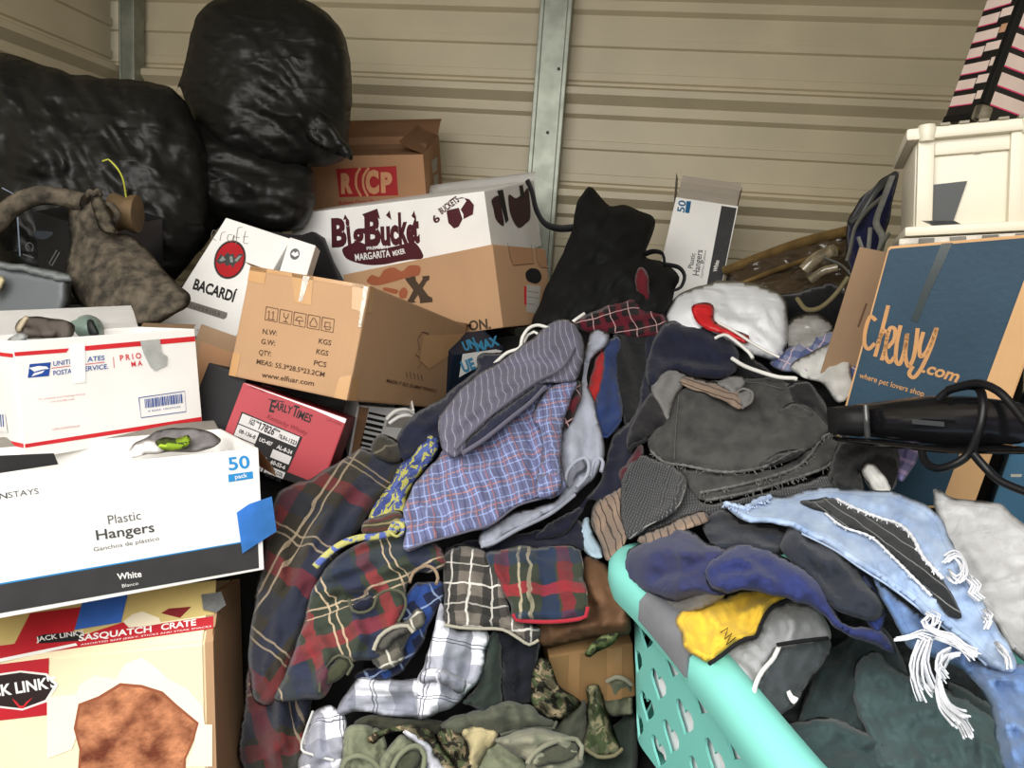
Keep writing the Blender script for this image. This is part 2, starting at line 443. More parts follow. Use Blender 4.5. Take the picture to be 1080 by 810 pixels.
    def draw(s, name, face, polys, m, off=None, smooth=0, clip=True):
        if 1 < len(polys) <= 7:
            for p in polys: s.draw(name, face, [p], m, off, smooth, clip)
            return
        s.k += 1; bm = bmesh.new()
        for p in polys: s.poly_bm(bm, face, p, off if off is not None else .0005+.00004*s.k, smooth, clip)
        return s.part(name, bm, m)
    def line_bm(s, bm, face, px, w, off):
        q = [s.uv(face, *p) for p in px]
        q = [np.array(a) for a in q]; L_, R_ = [], []
        for i in range(len(q)):
            t = q[min(i+1, len(q)-1)]-q[max(i-1, 0)]; t = t/(np.linalg.norm(t)+1e-9); nn = np.array([-t[1], t[0]])*w/2
            L_.append(bm.verts.new(s.to3(face, q[i]+nn, off))); R_.append(bm.verts.new(s.to3(face, q[i]-nn, off)))
        for i in range(len(q)-1): bm.faces.new((R_[i], R_[i+1], L_[i+1], L_[i]))
    def lines(s, name, face, strokes, w, m, off=None, smooth=0):
        s.k += 1; bm = bmesh.new()
        for st in strokes: s.line_bm(bm, face, catmull(st, False, smooth) if smooth else st, w, off if off is not None else .0005+.00004*s.k)
        return s.part(name, bm, m)
    def text(s, name, face, items, m, off=None, bold=0.):
        """items: (string, (x0,y0) baseline left px, (x1,y1) baseline right px, cap height px[, shear])"""
        if len(items) > 1:
            for it in items: s.text(name, face, [it], m, off, bold)
            return
        s.k += 1; bm = bmesh.new(); o_ = off if off is not None else .0005+.00004*s.k
        for it in items:
            st, a, b, hp = it[:4]; sh = it[4] if len(it) > 4 else 0.
            qa, qb = s.uv(face, *a), s.uv(face, *b)
            dx, dy = b[0]-a[0], b[1]-a[1]; l = math.hypot(dx, dy); nx, ny = dy/l, -dx/l
            qc = s.uv(face, a[0]+nx*hp, a[1]+ny*hp)
            T = glyphs(st, bold)
            e1 = (qb-qa)/T[2]; e2 = (qc-qa)/T[3]
            vs_ = [bm.verts.new(s.to3(face, qa+e1*v[0]+e2*v[1]+e1*sh*v[1], o_)) for v in T[0]]
            for f in T[1]:
                try: bm.faces.new([vs_[i] for i in f])
                except ValueError: pass
        return s.part(name, bm, m)
GL = {}
def glyphs(st, bold):
    k = (st, bold)
    if k in GL: return GL[k]
    cu = bpy.data.curves.new('t', 'FONT'); cu.body = st; cu.size = 1; cu.offset = bold; cu.resolution_u = 3
    ob = bpy.data.objects.new('t', cu); COL.objects.link(ob)
    dg = bpy.context.evaluated_depsgraph_get(); me = bpy.data.meshes.new_from_object(ob.evaluated_get(dg))
    vv = [(v.co.x, v.co.y) for v in me.vertices]; ff = [tuple(p.vertices) for p in me.polygons]
    bpy.data.objects.remove(ob); bpy.data.curves.remove(cu); bpy.data.meshes.remove(me)
    x0 = min(v[0] for v in vv); x1 = max(v[0] for v in vv)
    GL[k] = ([(v[0]-x0, v[1]) for v in vv], ff, x1-x0, .73); return GL[k]

# ------------------------------------------------------------------ the unit
LX, RX = -2.26, 1.75
m_wall = mottled('cream_steel', (190, 178, 150), .06, 3., .45, 0, .4)
m_zinc = mottled('galvanised_steel', (142, 146, 134), .14, 18., .42, .55, .5, .1, 40.)
m_conc = mottled('concrete', (120, 116, 108), .15, 6., .9, 0, .2, .3)
m_ceil = mottled('ceiling_steel', (150, 142, 122), .06, 3., .5)
def ribbed(name, origin, along, inward, length, zmax):
    """cold-rolled panel with horizontal ribs; profile repeats every .372 m"""
    prof = [(0, .034), (.030, -.008), (.064, -.008), (.078, -.028), (.160, -.028), (.163, -.018), (.188, -.018), (.194, -.028), (.283, -.028), (.286, -.019), (.312, -.019), (.318, -.028),
            (.330, -.028), (.350, .034)]
    sc_ = WALL_Y/2.97; prof = [(a*sc_, b) for a, b in prof]; per = .372*sc_; hs = []
    top = HC+.635*sc_; k = -8
    while top-k*per > -.4:
        for dz, p in prof:
            z = top-k*per-dz
            if -.02 < z < zmax: hs.append((z, p))
        k += 1
    hs = [(zmax, hs[0][1])]+hs+[(0., hs[-1][1])]
    bm = bmesh.new(); al, inn = Vector(along), Vector(inward); ns = 12
    rows = [[bm.verts.new(Vector(origin)+al*(length*i/ns)+inn*p+Vector((0, 0, z))) for i in range(ns+1)] for z, p in hs]
    for a, b in zip(rows, rows[1:]):
        for i in range(ns): bm.faces.new((a[i], b[i], b[i+1], a[i+1]))
    bmesh.ops.recalc_face_normals(bm, faces=bm.faces)
    bmesh.ops.solidify(bm, geom=list(bm.faces), thickness=.002)
    return struct(obj(name, bm, m_wall))
ribbed('wall_back', (LX-.1, WALL_Y+.03, 0), (1, 0, 0), (0, -1, 0), RX-LX+.2, 2.75)
ribbed('wall_left', (LX-.0, -.3, 0), (0, 1, 0), (1, 0, 0), WALL_Y+.3, 2.75)
ribbed('wall_right', (RX, -.3, 0), (0, 1, 0), (-1, 0, 0), WALL_Y+.3, 2.75)
bm = bmesh.new(); box_bm(bm, (LX-.1, -.3, -.1), (RX+.1, WALL_Y+.1, 0)); struct(obj('floor', bm, m_conc))
bm = bmesh.new(); box_bm(bm, (LX-.1, -.3, 2.75), (RX+.1, WALL_Y+.1, 2.8)); struct(obj('ceiling', bm, m_ceil))
def post(name, x, y, w, dp):
    """hat-section post: a raised face with a lip down each side"""
    bm = bmesh.new()
    box_bm(bm, (x-w*.36, y-dp, 0), (x+w*.36, y-dp+.004, 2.74), .002)
    box_bm(bm, (x-w/2, y-dp-.004, 0), (x-w*.36, y+.02, 2.74), .003); box_bm(bm, (x+w*.36, y-dp-.002, 0), (x+w/2, y+.02, 2.74), .003)
    return struct(obj(name, bm, m_zinc))
q = P(580, 90, 1)-CAM0; s_ = (WALL_Y-.05)/q[1]; px_ = q[0]*s_
po = post('trim_1', px_, WALL_Y-.0, .125, .055)
bm = bmesh.new()
for zz in (1.86, 1.52, 2.1):
    lathe_bm(bm, [(.006, 0), (.006, .003), (.003, .005)], Matrix.Translation((px_+.02*(zz-1.8)/.2, WALL_Y-.055, zz)) @ Matrix.Rotation(math.pi/2, 4, 'X'), 10)
obj('screw', bm, plain('dark_screw', (70, 66, 60), .5, .4, .6), po)
q = P(135, 40, 1)-CAM0; s_ = (WALL_Y-.04)/q[1]
post('trim_2', q[0]*s_, WALL_Y, .07, .05)

# ------------------------------------------------------------------ materials for the boxes
kraft = cardboard('kraft_board', (178, 142, 108)); kraft2 = cardboard('brown_board', (168, 128, 96)); kraft3 = cardboard('dull_board', (150, 124, 98))
white_b = mottled('white_board', (240, 238, 234), .04, 6., .55, 0, .3); grey_b = mottled('grey_board', (176, 170, 160), .06, 8., .8)
ink = plain('black_ink', (30, 28, 28)); ink2 = plain('brown_ink', (92, 62, 40)); ink_red = plain('red_ink', (206, 40, 48)); ink_blue = plain('blue_ink', (32, 72, 150))
ink_cy = plain('cyan_ink', (42, 140, 205)); ink_grey = plain('grey_ink', (96, 96, 98)); ink_w = plain('white_ink', (238, 236, 232)); char = mottled('charcoal_print', (58, 57, 58), .08, 30., .6)
clear_t = mottled('packing_tape', (188, 146, 100), .05, 20., .18, 0, .6); blue_t = mottled('blue_tape', (84, 160, 240), .08, 30., .6); duct = mottled('duct_tape', (150, 152, 152), .1, 60., .4, .2, .5, .3, 300.)

# ------------------------------------------------------------------ left stack
ROT = lambda *a: a
us = Box('mailing_box', 'white mailing box with red stripes, topmost box of the front left stack', 'box', (-0.9353, 1.2224, 1.0748),
         ((0.51552, -0.85084, -0.10157), (0.85577, 0.51725, 0.01053), (0.04358, -0.09235, 0.99477)), (0.2944, 0.2196, 0.1873))
us.body(white_b, True)
us.draw('red_stripe', 'F', [[(-4, 373), (73, 367.3), (70, 371.7), (-4, 377.3)], [(89, 365), (206, 354.5), (206, 360), (89, 370)], [(22, 469), (216, 439), (217, 443.5), (22, 473)]], ink_red)
us.draw('red_stripe', 'L', [[(-30, 455), (27, 468.5), (27, 473), (-30, 460)], [(-30, 368), (14, 373), (14, 377), (-30, 372)]], ink_red)
us.draw('postal_emblem', 'F', [[(31, 384), (53.5, 382), (51.5, 396.5), (29, 398.5)]], ink_blue)
us.draw('postal_eagle', 'F', [[(30.5, 388), (40, 386), (49, 386.5), (51.5, 389), (45, 389.5), (36, 392)], [(36, 393.5), (47, 390.5), (44, 393.5), (33, 397)]], ink_w)
us.draw('red_rule', 'F', [[(54, 388), (76, 385.3), (76, 386), (54, 388.7)], [(89, 384), (110, 381.5), (110, 382.2), (89, 384.7)], [(119, 376.5), (119.7, 376.4), (120.5, 388), (119.8, 388)]], ink_red)
us.text('postal_lettering', 'F', [('UNITE', (56, 386), (76, 383.5), 5.2, .1), ('ATES', (92, 381.5), (110, 379.6), 5.2, .1), ('POSTA', (56, 396), (75.5, 393.5), 5.2, .1), ('ERVICE.', (89, 391.5), (114, 388.6), 5.2, .1)], ink_blue, bold=.012)
us.text('priority_lettering', 'F', [('P R I O', (126.5, 380.5), (149, 377.7), 6.2), ('M A', (138.5, 386.8), (150, 385.3), 5.5)], ink_red, bold=.02)
us.text('small_print', 'F', [('To schedule free Package Pickup,', (40, 422), (90, 416), 1.7), ('scan the QR code.', (53, 424.4), (79, 421.2), 1.7), ('USPS.COM/PICKUP', (55, 453.8), (84, 450), 2.)], plain('pale_red_ink', (200, 110, 110)))
us.lines('barcode_frame', 'F', [[(146, 419.5), (194.5, 412.5), (196, 434), (148.5, 440.5), (146, 419.5)]], .0014, ink_blue)
bars = []
rr = random.Random(4); xx = 152.
while xx < 190:
    w = rr.choice((.7, 1.1, 1.6)); y0 = 421.-(xx-152)*.145
    bars.append([(xx, y0), (xx+w, y0-.1), (xx+w+.8, y0+9.4), (xx+.8, y0+9.5)]); xx += w+rr.choice((.6, .8))
us.draw('barcode', 'F', bars, ink_blue); us.text('barcode_number', 'F', [('0 8264 10039256', (156, 434.5), (190, 429.5), 1.8)], ink_blue)
us.draw('barcode_label', 'L', [[(-8, 433), (6, 435), (9, 456), (-6, 454)]], white_b)
us.draw('barcode', 'L', [[(a, 437), (a+1.2, 437), (a+2, 450), (a+.8, 450)] for a in (-4, -1.5, 1, 3.4)], ink_blue)
us.draw('tape_strip', 'F', [[(72, 363), (89, 361), (90, 403), (76, 405)]], mottled('bright_tape', (246, 244, 242), .02, 9., .25, 0, .6), off=.0012)
us.draw('torn_duct_tape', 'F', [[(147, 359.5), (168, 357.5), (170, 372), (176, 376), (175.5, 385), (163, 391), (158, 387), (151, 373)]], mottled('pale_duct', (176, 178, 174), .1, 60., .45), off=.0022)
us.flap('B', .05, 60, white_b, name='lid_flap'); us.flap('R', .010, 50, kraft3, name='torn_lid_edge')

dk = cardboard('torn_board', (92, 84, 78))
t = tag(cloth('torn_cardboard_piece', [(16, 346), (24, 334), (44, 335), (66, 337), (79, 345), (73, 357), (50, 357), (24, 357)], dk, T=.02, R=12, zc=[(16, 346, 1.38), (79, 345, 1.42), (24, 357, 1.37), (40, 335, 1.41)], wr=.012, ws=14),
        'dark torn cardboard scrap sticking up out of the white mailing box', 'cardboard scrap')
cloth('pale_torn_edge', [(16, 346), (20, 338), (28, 333), (31, 336), (24, 346), (20, 352)], mottled('torn_paper', (190, 176, 150), .1, 30.), T=.008, R=4, zc=1.355, parent=t)
cloth('clear_tape', [(8, 358), (22, 350), (30, 354), (26, 362), (12, 366)], mottled('crumpled_tape', (150, 152, 150), .2, 50., .25), T=.008, R=6, zc=1.33, wr=.01, ws=8, parent=t)
g = tag(cloth('tape_dispenser', [(66, 340), (80, 333), (98, 333), (108, 344), (109, 356), (100, 361), (80, 358)], mottled('sage_plastic', (112, 130, 120), .1, 12., .4), T=.05, R=22, back=1., zc=1.5, wr=0),
        'sage green plastic gadget lying behind the torn scrap of cardboard', 'gadget')
cloth('dark_slot', [(91, 338), (99, 338), (104, 353), (95, 355)], plain('slot_dark', (36, 40, 40)), T=.006, R=3, zc=1.446, wr=0, parent=g)

hl = Box('hanger_box', 'big white plastic hanger carton lying under the striped mailing box', 'box', (-0.7841, 1.0303, 0.9171),
         ((0.75891, -0.64266, -0.10509), (0.65016, 0.75686, 0.06668), (0.03668, -0.11893, 0.99222)), (0.4397, 0.2853, 0.1916))
hl.body(white_b, True, t=.006)
hl.draw('charcoal_band', 'F', [[(-60, 640), (-60, 626), (272, 567), (273.5, 598), (0, 647)]][:0] + [[(-30, 621.5), (272, 569), (273, 599), (-30, 652)]], char)
hl.draw('blue_line', 'F', [[(-30, 620), (272, 568.2), (272, 569.4), (-30, 621.8)]], ink_cy)
hl.text('pack_count', 'F', [('50', (241.5, 496), (264, 493), 14)], ink_cy, bold=.02)
hl.draw('pack_badge', 'F', [[(240.5, 500.5), (266.5, 497), (267, 504.5), (241, 508.5)]], ink_cy)
hl.text('pack_word', 'F', [('pack', (248, 505), (261, 503), 4.4)], ink_w, bold=.015)
hl.text('grey_lettering', 'F', [('Plastic', (114.5, 553), (149, 547.5), 10), ('Ganchos de plástico', (99, 581.5), (168, 569.5), 4.6), ('STAYS', (9, 525), (41, 520.5), 6.5)], ink_grey)
hl.text('dark_lettering', 'F', [('Hangers', (102, 569.5), (163, 560.5), 11), ('MAIN', (-24, 529), (8, 525.2), 6.5)], plain('dark_grey_ink', (70, 70, 72)), bold=.012)
hl.text('white_lettering', 'F', [('White', (124, 611.5), (149.5, 608), 7)], ink_w, bold=.02); hl.text('white_lettering', 'F', [('Blanco', (129, 619.5), (146, 616.5), 3.6)], ink_w)
hl.flap('B', .05, 12, grey_b, name='back_flap', t=.003)
hl.flap('R', .055, -62, kraft, name='side_flap', t=.004)
hl.flap('L', .05, 5, grey_b, name='side_flap', t=.003)
bm = bmesh.new()
for p in ([(249, 540), (262, 531), (286, 523), (291, 560), (272, 572), (255, 583)],): hl.poly_bm(bm, 'F', p, .004, 0, False)
bmesh.ops.solidify(bm, geom=list(bm.faces), thickness=.0015); hl.part('blue_tape', bm, blue_t)
bm = bmesh.new(); hl.poly_bm(bm, 'F', [(-10, 483), (57, 480), (62, 492), (-10, 503)], -.02, 0, False); bmesh.ops.solidify(bm, geom=list(bm.faces), thickness=.002); hl.part('inner_panel', bm, char)
# clothes showing in the open hanger box
gk = mottled('grey_knit', (120, 116, 116), .2, 30., .9)
z_h = [(120, 480, 1.28), (230, 470, 1.26), (180, 455, 1.3)]
tag(cloth('folded_shirt', [(165, 455), (200, 451), (232, 462), (222, 474), (180, 477), (150, 480), (140, 472)], gk, zc=z_h, T=.02, R=10, wr=.01, ws=15), 'dark grey shirt stuffed in the top of the open hanger carton', 'shirt')
t = tag(cloth('printed_cloth', [(163, 466), (172, 461), (185, 462), (199, 459), (200, 468), (190, 474), (172, 475)], camo('leaf_print', [(124, 150, 40), (164, 190, 60), (60, 70, 30)], 30.), zc=z_h, lift=.03, T=.014, R=7, wr=.008, ws=9), 'lime green patterned cloth poking out of the open hanger carton', 'cloth')
tag(cloth('white_cloth', [(138, 472), (150, 465), (166, 466), (172, 476), (150, 481), (126, 484)], mottled('cotton_white', (220, 218, 216), .06, 10., .9), zc=z_h, lift=.022, T=.014, R=8, wr=.01, ws=9), 'white cloth bunched up beside the lime green cloth in the carton', 'cloth')

# crate below
sq_c, sq_r, sq_d = (-0.7096, 0.8836, 0.6918), ((0.94305, -0.29706, -0.14971), (0.3223, 0.92736, 0.19007), (0.08237, -0.2275, 0.97029)), (0.46, 0.2029, 0.24)
R_ = np.array(sq_r); sq_c = tuple(np.array(sq_c)+R_@np.array([-.02, 0, -.026]))
sq = Box('snack_crate', 'cream and red jerky snack crate at the bottom of the front left stack', 'box', sq_c, sq_r, sq_d)
cream = mottled('cream_print', (248, 232, 194), .06, 5., .5, 0, .35); gold_p = mottled('shaded_straw_print', (206, 184, 118), .06, 6., .5); red_p = mottled('red_print', (186, 32, 44), .06, 9., .5)
x, y, z = sq.d/2; bm = bmesh.new()
pr = [(-y, -z), (-y, z), (-y+.055, z+.062), (y, z+.05), (y, -z)]
A = [bm.verts.new((-x, a, b)) for a, b in pr]; B_ = [bm.verts.new((x-.012, a, b)) for a, b in pr]
bm.faces.new(A[::-1]); bm.faces.new(B_)
for i in range(5): bm.faces.new((A[i], A[(i+1) % 5], B_[(i+1) % 5], B_[i]))
bmesh.ops.recalc_face_normals(bm, faces=bm.faces); bmesh.ops.bevel(bm, geom=list(bm.edges), offset=.004, segments=2, affect='EDGES'); sq.part('body', bm, cream)
bm = bmesh.new()
A = [bm.verts.new((x-.012, a, b)) for a, b in pr]; B_ = [bm.verts.new((x, a, b)) for a, b in pr]
bm.faces.new(A[::-1]); bm.faces.new(B_)
for i in range(5): bm.faces.new((A[i], A[(i+1) % 5], B_[(i+1) % 5], B_[i]))
bmesh.ops.recalc_face_normals(bm, faces=bm.faces); sq.part('side_panel', bm, kraft)
sl = np.array([0, .055, .062]); sl = sl/np.linalg.norm(sl)
lid = (np.array([0, -y, z]), np.array([1., 0, 0]), sl)
sq.draw('shaded_straw_band', lid, [[(-20, 660), (-20, 645), (228, 612), (226, 648), (-20, 684)]], gold_p, clip=False)  # straw tone paints the lid as less lit than the cream front
sq.draw('red_band', lid, [[(-20, 684), (225, 650), (225, 663), (-20, 698)], [(15, 680), (32, 647), (88, 640), (76, 672)], [(88, 670), (150, 650), (165, 655), (100, 672)]], red_p, clip=False)
sq.draw('badge', lid, [[(170, 647), (178, 642), (202, 640), (190, 652)]], plain('maroon_badge', (120, 26, 32)), clip=False)
sq.draw('snack_picture', lid, [[(130, 656), (140, 648), (150, 645), (168, 652), (170, 658), (152, 661), (136, 662)]], camo('snack_mix', [(226, 216, 190), (150, 110, 60), (240, 236, 220)], 60.), clip=False)
sq.draw('white_flash', lid, [[(-20, 699), (80, 678.5), (82, 681), (-20, 703)]], ink_w, clip=False)
sq.draw('brand_plate', lid, [[(38, 672), (46, 669.5), (86, 666), (90, 670), (84, 676), (42, 679)]], ink, clip=False)
sq.text('brand_lettering', lid, [("JACK LINK'S", (38.5, 677), (89, 669.5), 5.2)], ink_w, bold=.015)
sq.text('crate_lettering', lid, [('SASQUATCH', (83, 676.5), (160, 666.5), 6.6, .12), ('CRATE', (170, 665), (207, 659.5), 6.6, .12)], ink_w, bold=.025)
sq.text('small_print', lid, [('ASSORTED BEEF JERKY, STICKS AND STEAK SNACKS', (85, 681.2), (223, 661.5), 1.8, .1)], ink_w)
bm = bmesh.new(); sq.poly_bm(bm, lid, [(79, 665), (88, 633), (135, 627), (128, 657)], .002, 0, False); sq.part('blue_tape', bm, mottled('blue_tape_wide', (54, 104, 190), .08, 30., .6))
bm = bmesh.new(); sq.poly_bm(bm, lid, [(213, 629), (234, 626), (239, 640), (229, 648), (215, 645)], .006, 0, False); bmesh.ops.solidify(bm, geom=list(bm.faces), thickness=.001); sq.part('duct_tape', bm, duct)
sq.draw('red_panel', 'F', [[(-20, 703), (52, 689), (50, 754), (-20, 762)]], red_p)
sq.draw('brand_plate', 'F', [[(-20, 713), (22, 707), (50, 710), (62, 722), (50, 740), (24, 749), (-20, 744)]], plain('plate_edge', (230, 226, 220)))
sq.draw('brand_plate', 'F', [[(-20, 715), (22, 709), (48, 712), (58, 722), (48, 738), (24, 747), (-20, 742)]], plain('plate_black', (40, 26, 24)))
sq.text('brand_lettering', 'F', [("JACK LINK'S", (-26, 738), (61, 724), 12)], ink_w, bold=.03)
sq.draw('horn_mark', 'F', [[(13, 736), (18, 740), (21, 744), (25, 744), (28, 740), (35, 735), (29, 742), (25, 747), (21, 747), (16, 741)]], ink_red)
hole = [(83, 742), (104, 734), (127, 720), (150, 722), (172, 729), (186, 742), (210, 762), (205, 780), (196, 800), (196, 820), (82, 820), (84, 790), (78, 768)]
sq.draw('burst_petals', 'F', [[(78, 740), (84, 722), (100, 712), (122, 716), (132, 700), (150, 693), (168, 706), (178, 716), (198, 726), (214, 744), (216, 764), (200, 764), (172, 732), (127, 722), (95, 744)],
                              [(50, 735), (80, 732), (92, 748), (76, 790), (50, 800)], [(208, 764), (224, 764), (224, 808), (196, 808), (204, 790)]], mottled('burst_paper', (250, 238, 214), .03, 12., .5), smooth=0)
sq.draw('burst_rim', 'F', [hole], plain('burst_rim', (150, 84, 56)))
sq.draw('burst_hole', 'F', [[(x_*.96+145*.04, y_*.96+775*.04+1.) for x_, y_ in hole]], mottled('russet_fur', (206, 138, 98), .22, 26., .9, 0, .2, .8, 120., col2=(110, 58, 40)))
sq.flap('R', .02, 88, kraft, name='torn_flap')

# ------------------------------------------------------------------ boxes in the middle
el = Box('large_brown_carton', 'taped plain brown carton with handling symbols on its front, centre of the box pile', 'box', (-0.5725, 1.643, 1.1334),
         ((0.98592, 0.1379, 0.09456), (-0.1533, 0.97131, 0.18184), (-0.06677, -0.19378, 0.97877)), (0.2631, 0.559, 0.2197))
el.body(kraft, bev=.004)
el.draw('packing_tape', 'F', [[(308, 288), (331, 291), (328, 322), (311, 319)], [(372, 297), (389.5, 300), (386, 330), (371, 326)], [(263, 280), (282, 283), (279, 300), (260, 296)],
        [(241, 396), (246, 372), (254, 374), (249, 398)], [(352, 420), (358, 398), (374, 396), (367.5, 423)], [(264, 280), (389, 300), (388.5, 305), (263, 285)]], clear_t, off=.0008)
el.draw('packing_tape', 'R', [[(389.5, 301), (395, 303), (392, 330), (387, 330)], [(367.5, 422), (369, 398), (379, 396), (375, 424)]], clear_t, off=.0008)
el.draw('tape_glint', 'F', [[(320, 291), (327, 292), (319, 318), (315, 318)], [(384, 302), (388.5, 303), (381, 345), (378, 345)]], mottled('tape_glint_paint', (216, 206, 190), .2, 40., .12, 0, .8, .6, 90.), off=.0012)  # pale patches paint the glints on the packing tape
sym = []
for i in range(5):
    a = np.array((281., 323.5))+np.array((14.8, 2.75))*i
    sym.append([tuple(a), tuple(a+(12.6, 2.4)), tuple(a+(11.2, 16.2)), tuple(a+(-1.4, 13.8)), tuple(a)])
    c_ = a+(5.6, 8.2)
    if i == 0: sym += [[tuple(c_+(-3, 4)), tuple(c_+(-2.4, -4)), tuple(c_+(-4, -2))], [tuple(c_+(1.4, 5)), tuple(c_+(2, -3.4)), tuple(c_+(.4, -1.4))], [tuple(c_+(-4.6, 4.6)), tuple(c_+(3.4, 6))]]
    if i == 1: sym += [[tuple(c_+(-2, -4.5)), tuple(c_+(-1.6, 0)), tuple(c_+(.4, 1)), tuple(c_+(2.4, .6)), tuple(c_+(3, -3.8))], [tuple(c_+(.4, 1)), tuple(c_+(0, 5)), tuple(c_+(-2.4, 4.6)), tuple(c_+(2.2, 5.4))]]
    if i == 2: sym += [[tuple(c_+(-4.6, .6)), tuple(c_+(-2, -3)), tuple(c_+(1.6, -3)), tuple(c_+(4, 1.6)), tuple(c_+(-4.6, .6))], [tuple(c_+(-.2, 1)), tuple(c_+(-.6, 4.6)), tuple(c_+(1, 5))]]
    if i == 3: sym += [[tuple(c_+(-3.6, 4)), tuple(c_+(-4, 1)), tuple(c_+(-.6, -4.4)), tuple(c_+(1.2, -4)), tuple(c_+(3.6, 2)), tuple(c_+(2.8, 5)), tuple(c_+(-3.6, 4))]]
    if i == 4: sym += [[tuple(c_+(-4, 1)), tuple(c_+(-2, 4.6)), tuple(c_+(2, 5)), tuple(c_+(3.6, 2))], [tuple(c_+(-2.6, -3)), tuple(c_+(2.6, -2.2)), tuple(c_+(2, 2.4)), tuple(c_+(-3, 1.6)), tuple(c_+(-2.6, -3))]]
el.lines('handling_symbols', 'F', sym, .0016, ink2)
el.text('weight_lettering', 'F', [('N.W:', (277, 352), (292, 354), 5.6), ('G.W:', (275.5, 362.5), (290, 364.6), 5.6), ('QTY:', (273, 374), (286, 376), 5.6), ('KGS', (336, 362), (349, 364.4), 5.6), ('KGS', (333.5, 373), (346, 375.4), 5.6), ('PCS', (331, 385), (344, 387.4), 5.6),
        ('MEAS: 55.3*28.5*23.2CM', (270.5, 383.5), (342, 397.5), 5.2), ('www.elfuar.com', (276, 397.5), (331, 407), 5.6)], plain('print_brown', (74, 50, 34)), bold=.008)
el.text('side_lettering', 'R', [('MADE IT ELF. DUMMY FRIENDLY', (407, 403), (460, 414), 4.)], plain('faint_ink', (84, 60, 42)), bold=.01)
el.lines('side_sketch', 'R', [[(452, 352), (445, 350), (440, 358), (442, 368), (438, 374), (446, 380), (440, 388)], [(428, 392), (429, 398)], [(432, 392), (433, 399)], [(436, 393), (437, 400)], [(440, 394), (441, 401)], [(444, 395), (445, 401)]], .002, plain('faint_ink', (84, 60, 42)))
el.draw('side_patch', 'R', [[(446, 354), (488, 352), (478, 372), (452, 389), (442, 380)]], mottled('scuffed_board', (200, 158, 114), .06, 10., .7))
el.flap('B', .05, 8, kraft3, name='loose_flap'); el.flap('L', .035, 12, kraft, name='loose_flap')
el.draw('tape_edge', 'T', [[(264, 279), (389, 299), (391, 294), (268, 275)]], clear_t, off=.001)

xb = Box('brown_carton', 'brown carton with a big letter X printed on it, under the margarita mixer box', 'box', (-0.485, 2.0799, 1.2337),
         ((0.90831, 0.36136, -0.21069), (-0.35458, 0.93237, 0.0705), (0.22192, 0.01067, 0.97501)), (0.4922, 0.2833, 0.2065))
xb.body(kraft)
xb.draw('black_letter', 'F', [[(427, 293.5), (438, 291), (439, 296), (442, 300), (446, 294), (445, 291.5), (453, 290.5), (453, 295), (450, 297), (446, 304), (452, 312), (456, 314), (456.5, 318.5), (443, 320), (443, 316), (441, 311), (437, 317), (439, 319), (428, 320), (432, 314), (436, 306), (430, 298)]], plain('dark_brown_ink', (70, 54, 42)))
xb.draw('orange_print', 'F', [[(387, 297), (392, 290), (400, 292), (405, 285), (415, 282), (424, 286), (432, 280), (443, 281), (442, 290), (432, 292), (425, 294), (412, 298), (396, 301)], [(421, 308), (426, 303), (430, 307), (428, 314), (422, 314)], [(405, 303), (420, 306), (418, 310), (404, 306)]], plain('rust_ink', (150, 84, 56)), smooth=.004)
xb.text('black_lettering', 'F', [('ON.', (495, 348.5), (518, 346.2), 10.5)], plain('dark_brown_ink', (70, 54, 42)), bold=.03)
xb.draw('hand_hole_flap', 'R', [[(535, 256), (560, 258), (563, 278), (541, 280)]], kraft2); xb.draw('hand_hole_flap', 'R', [[(564, 259), (580, 264), (580, 283), (567, 279)]], kraft2)
xb.lines('hand_hole_cut', 'R', [[(535, 256), (538, 272), (541, 280), (563, 278), (560, 258)], [(564, 259), (566, 274), (570, 282), (580, 283)]], .002, ink2)
xb.draw('shipping_label', 'R', [[(555, 300), (570, 302), (568, 331), (555, 329)]], grey_b); xb.draw('black_print', 'R', [[(554, 288), (560, 283), (568, 285), (571, 293), (566, 299), (556, 296)]], ink, smooth=.004)
xb.draw('red_print', 'R', [[(552.5, 302), (555, 302), (555, 322), (552.8, 321)]], ink_red); xb.lines('label_print', 'R', [[(556, 307), (568, 309)], [(556, 313), (568, 315)], [(556, 320), (564, 321.4)]], .0016, ink_grey)

bb = Box('mixer_box', 'long white drink mixer carton with maroon lettering, wedged in front of the back wall post', 'box', (-0.6412, 2.3188, 1.4217),
         ((0.96706, 0.18098, -0.17902), (-0.20906, 0.96588, -0.1529), (0.14524, 0.18529, 0.97189)), (0.6263, 0.4271, 0.2053))
bb.body(white_b); maroon = plain('maroon_ink', (74, 26, 34))
bb.draw('maroon_banner', 'F', [[(361, 263), (369, 258), (378, 255), (400, 262), (428, 257), (436, 255), (443, 262), (446, 272), (432, 274), (420, 276), (404, 279), (385, 279), (366, 273)]], maroon, smooth=.006)
bb.draw('maroon_flag', 'F', [[(382, 226), (398, 220), (401, 231), (394, 227), (386, 231)], [(362, 232), (364, 226), (367, 231)], [(407, 227), (411, 222), (413, 232)], [(434, 228), (437, 222), (439, 232)]], maroon)
for i, (c_, a, b, h_) in enumerate((('B', 350, 366, 29), ('i', 367, 371, 30), ('g', 372, 385, 26), ('B', 385, 402, 33), ('u', 402, 412, 28), ('c', 412, 421, 28), ('k', 421, 431, 32), ('e', 429, 438, 27), ('t', 436, 443, 31))):
    yb = 261-abs(a-396)*.04-(a-350)*.055
    bb.text('big_letter', 'F', [(c_, (a, yb), (b, yb-.4), h_)], maroon, bold=.05)
bb.text('white_lettering', 'F', [('PREMIUM', (387, 263.5), (409, 262), 3.4), ('MARGARITA', (375, 275), (412, 270.5), 7.4), ('MIXER', (415, 270), (428, 267), 5.6)], ink_w, bold=.02)
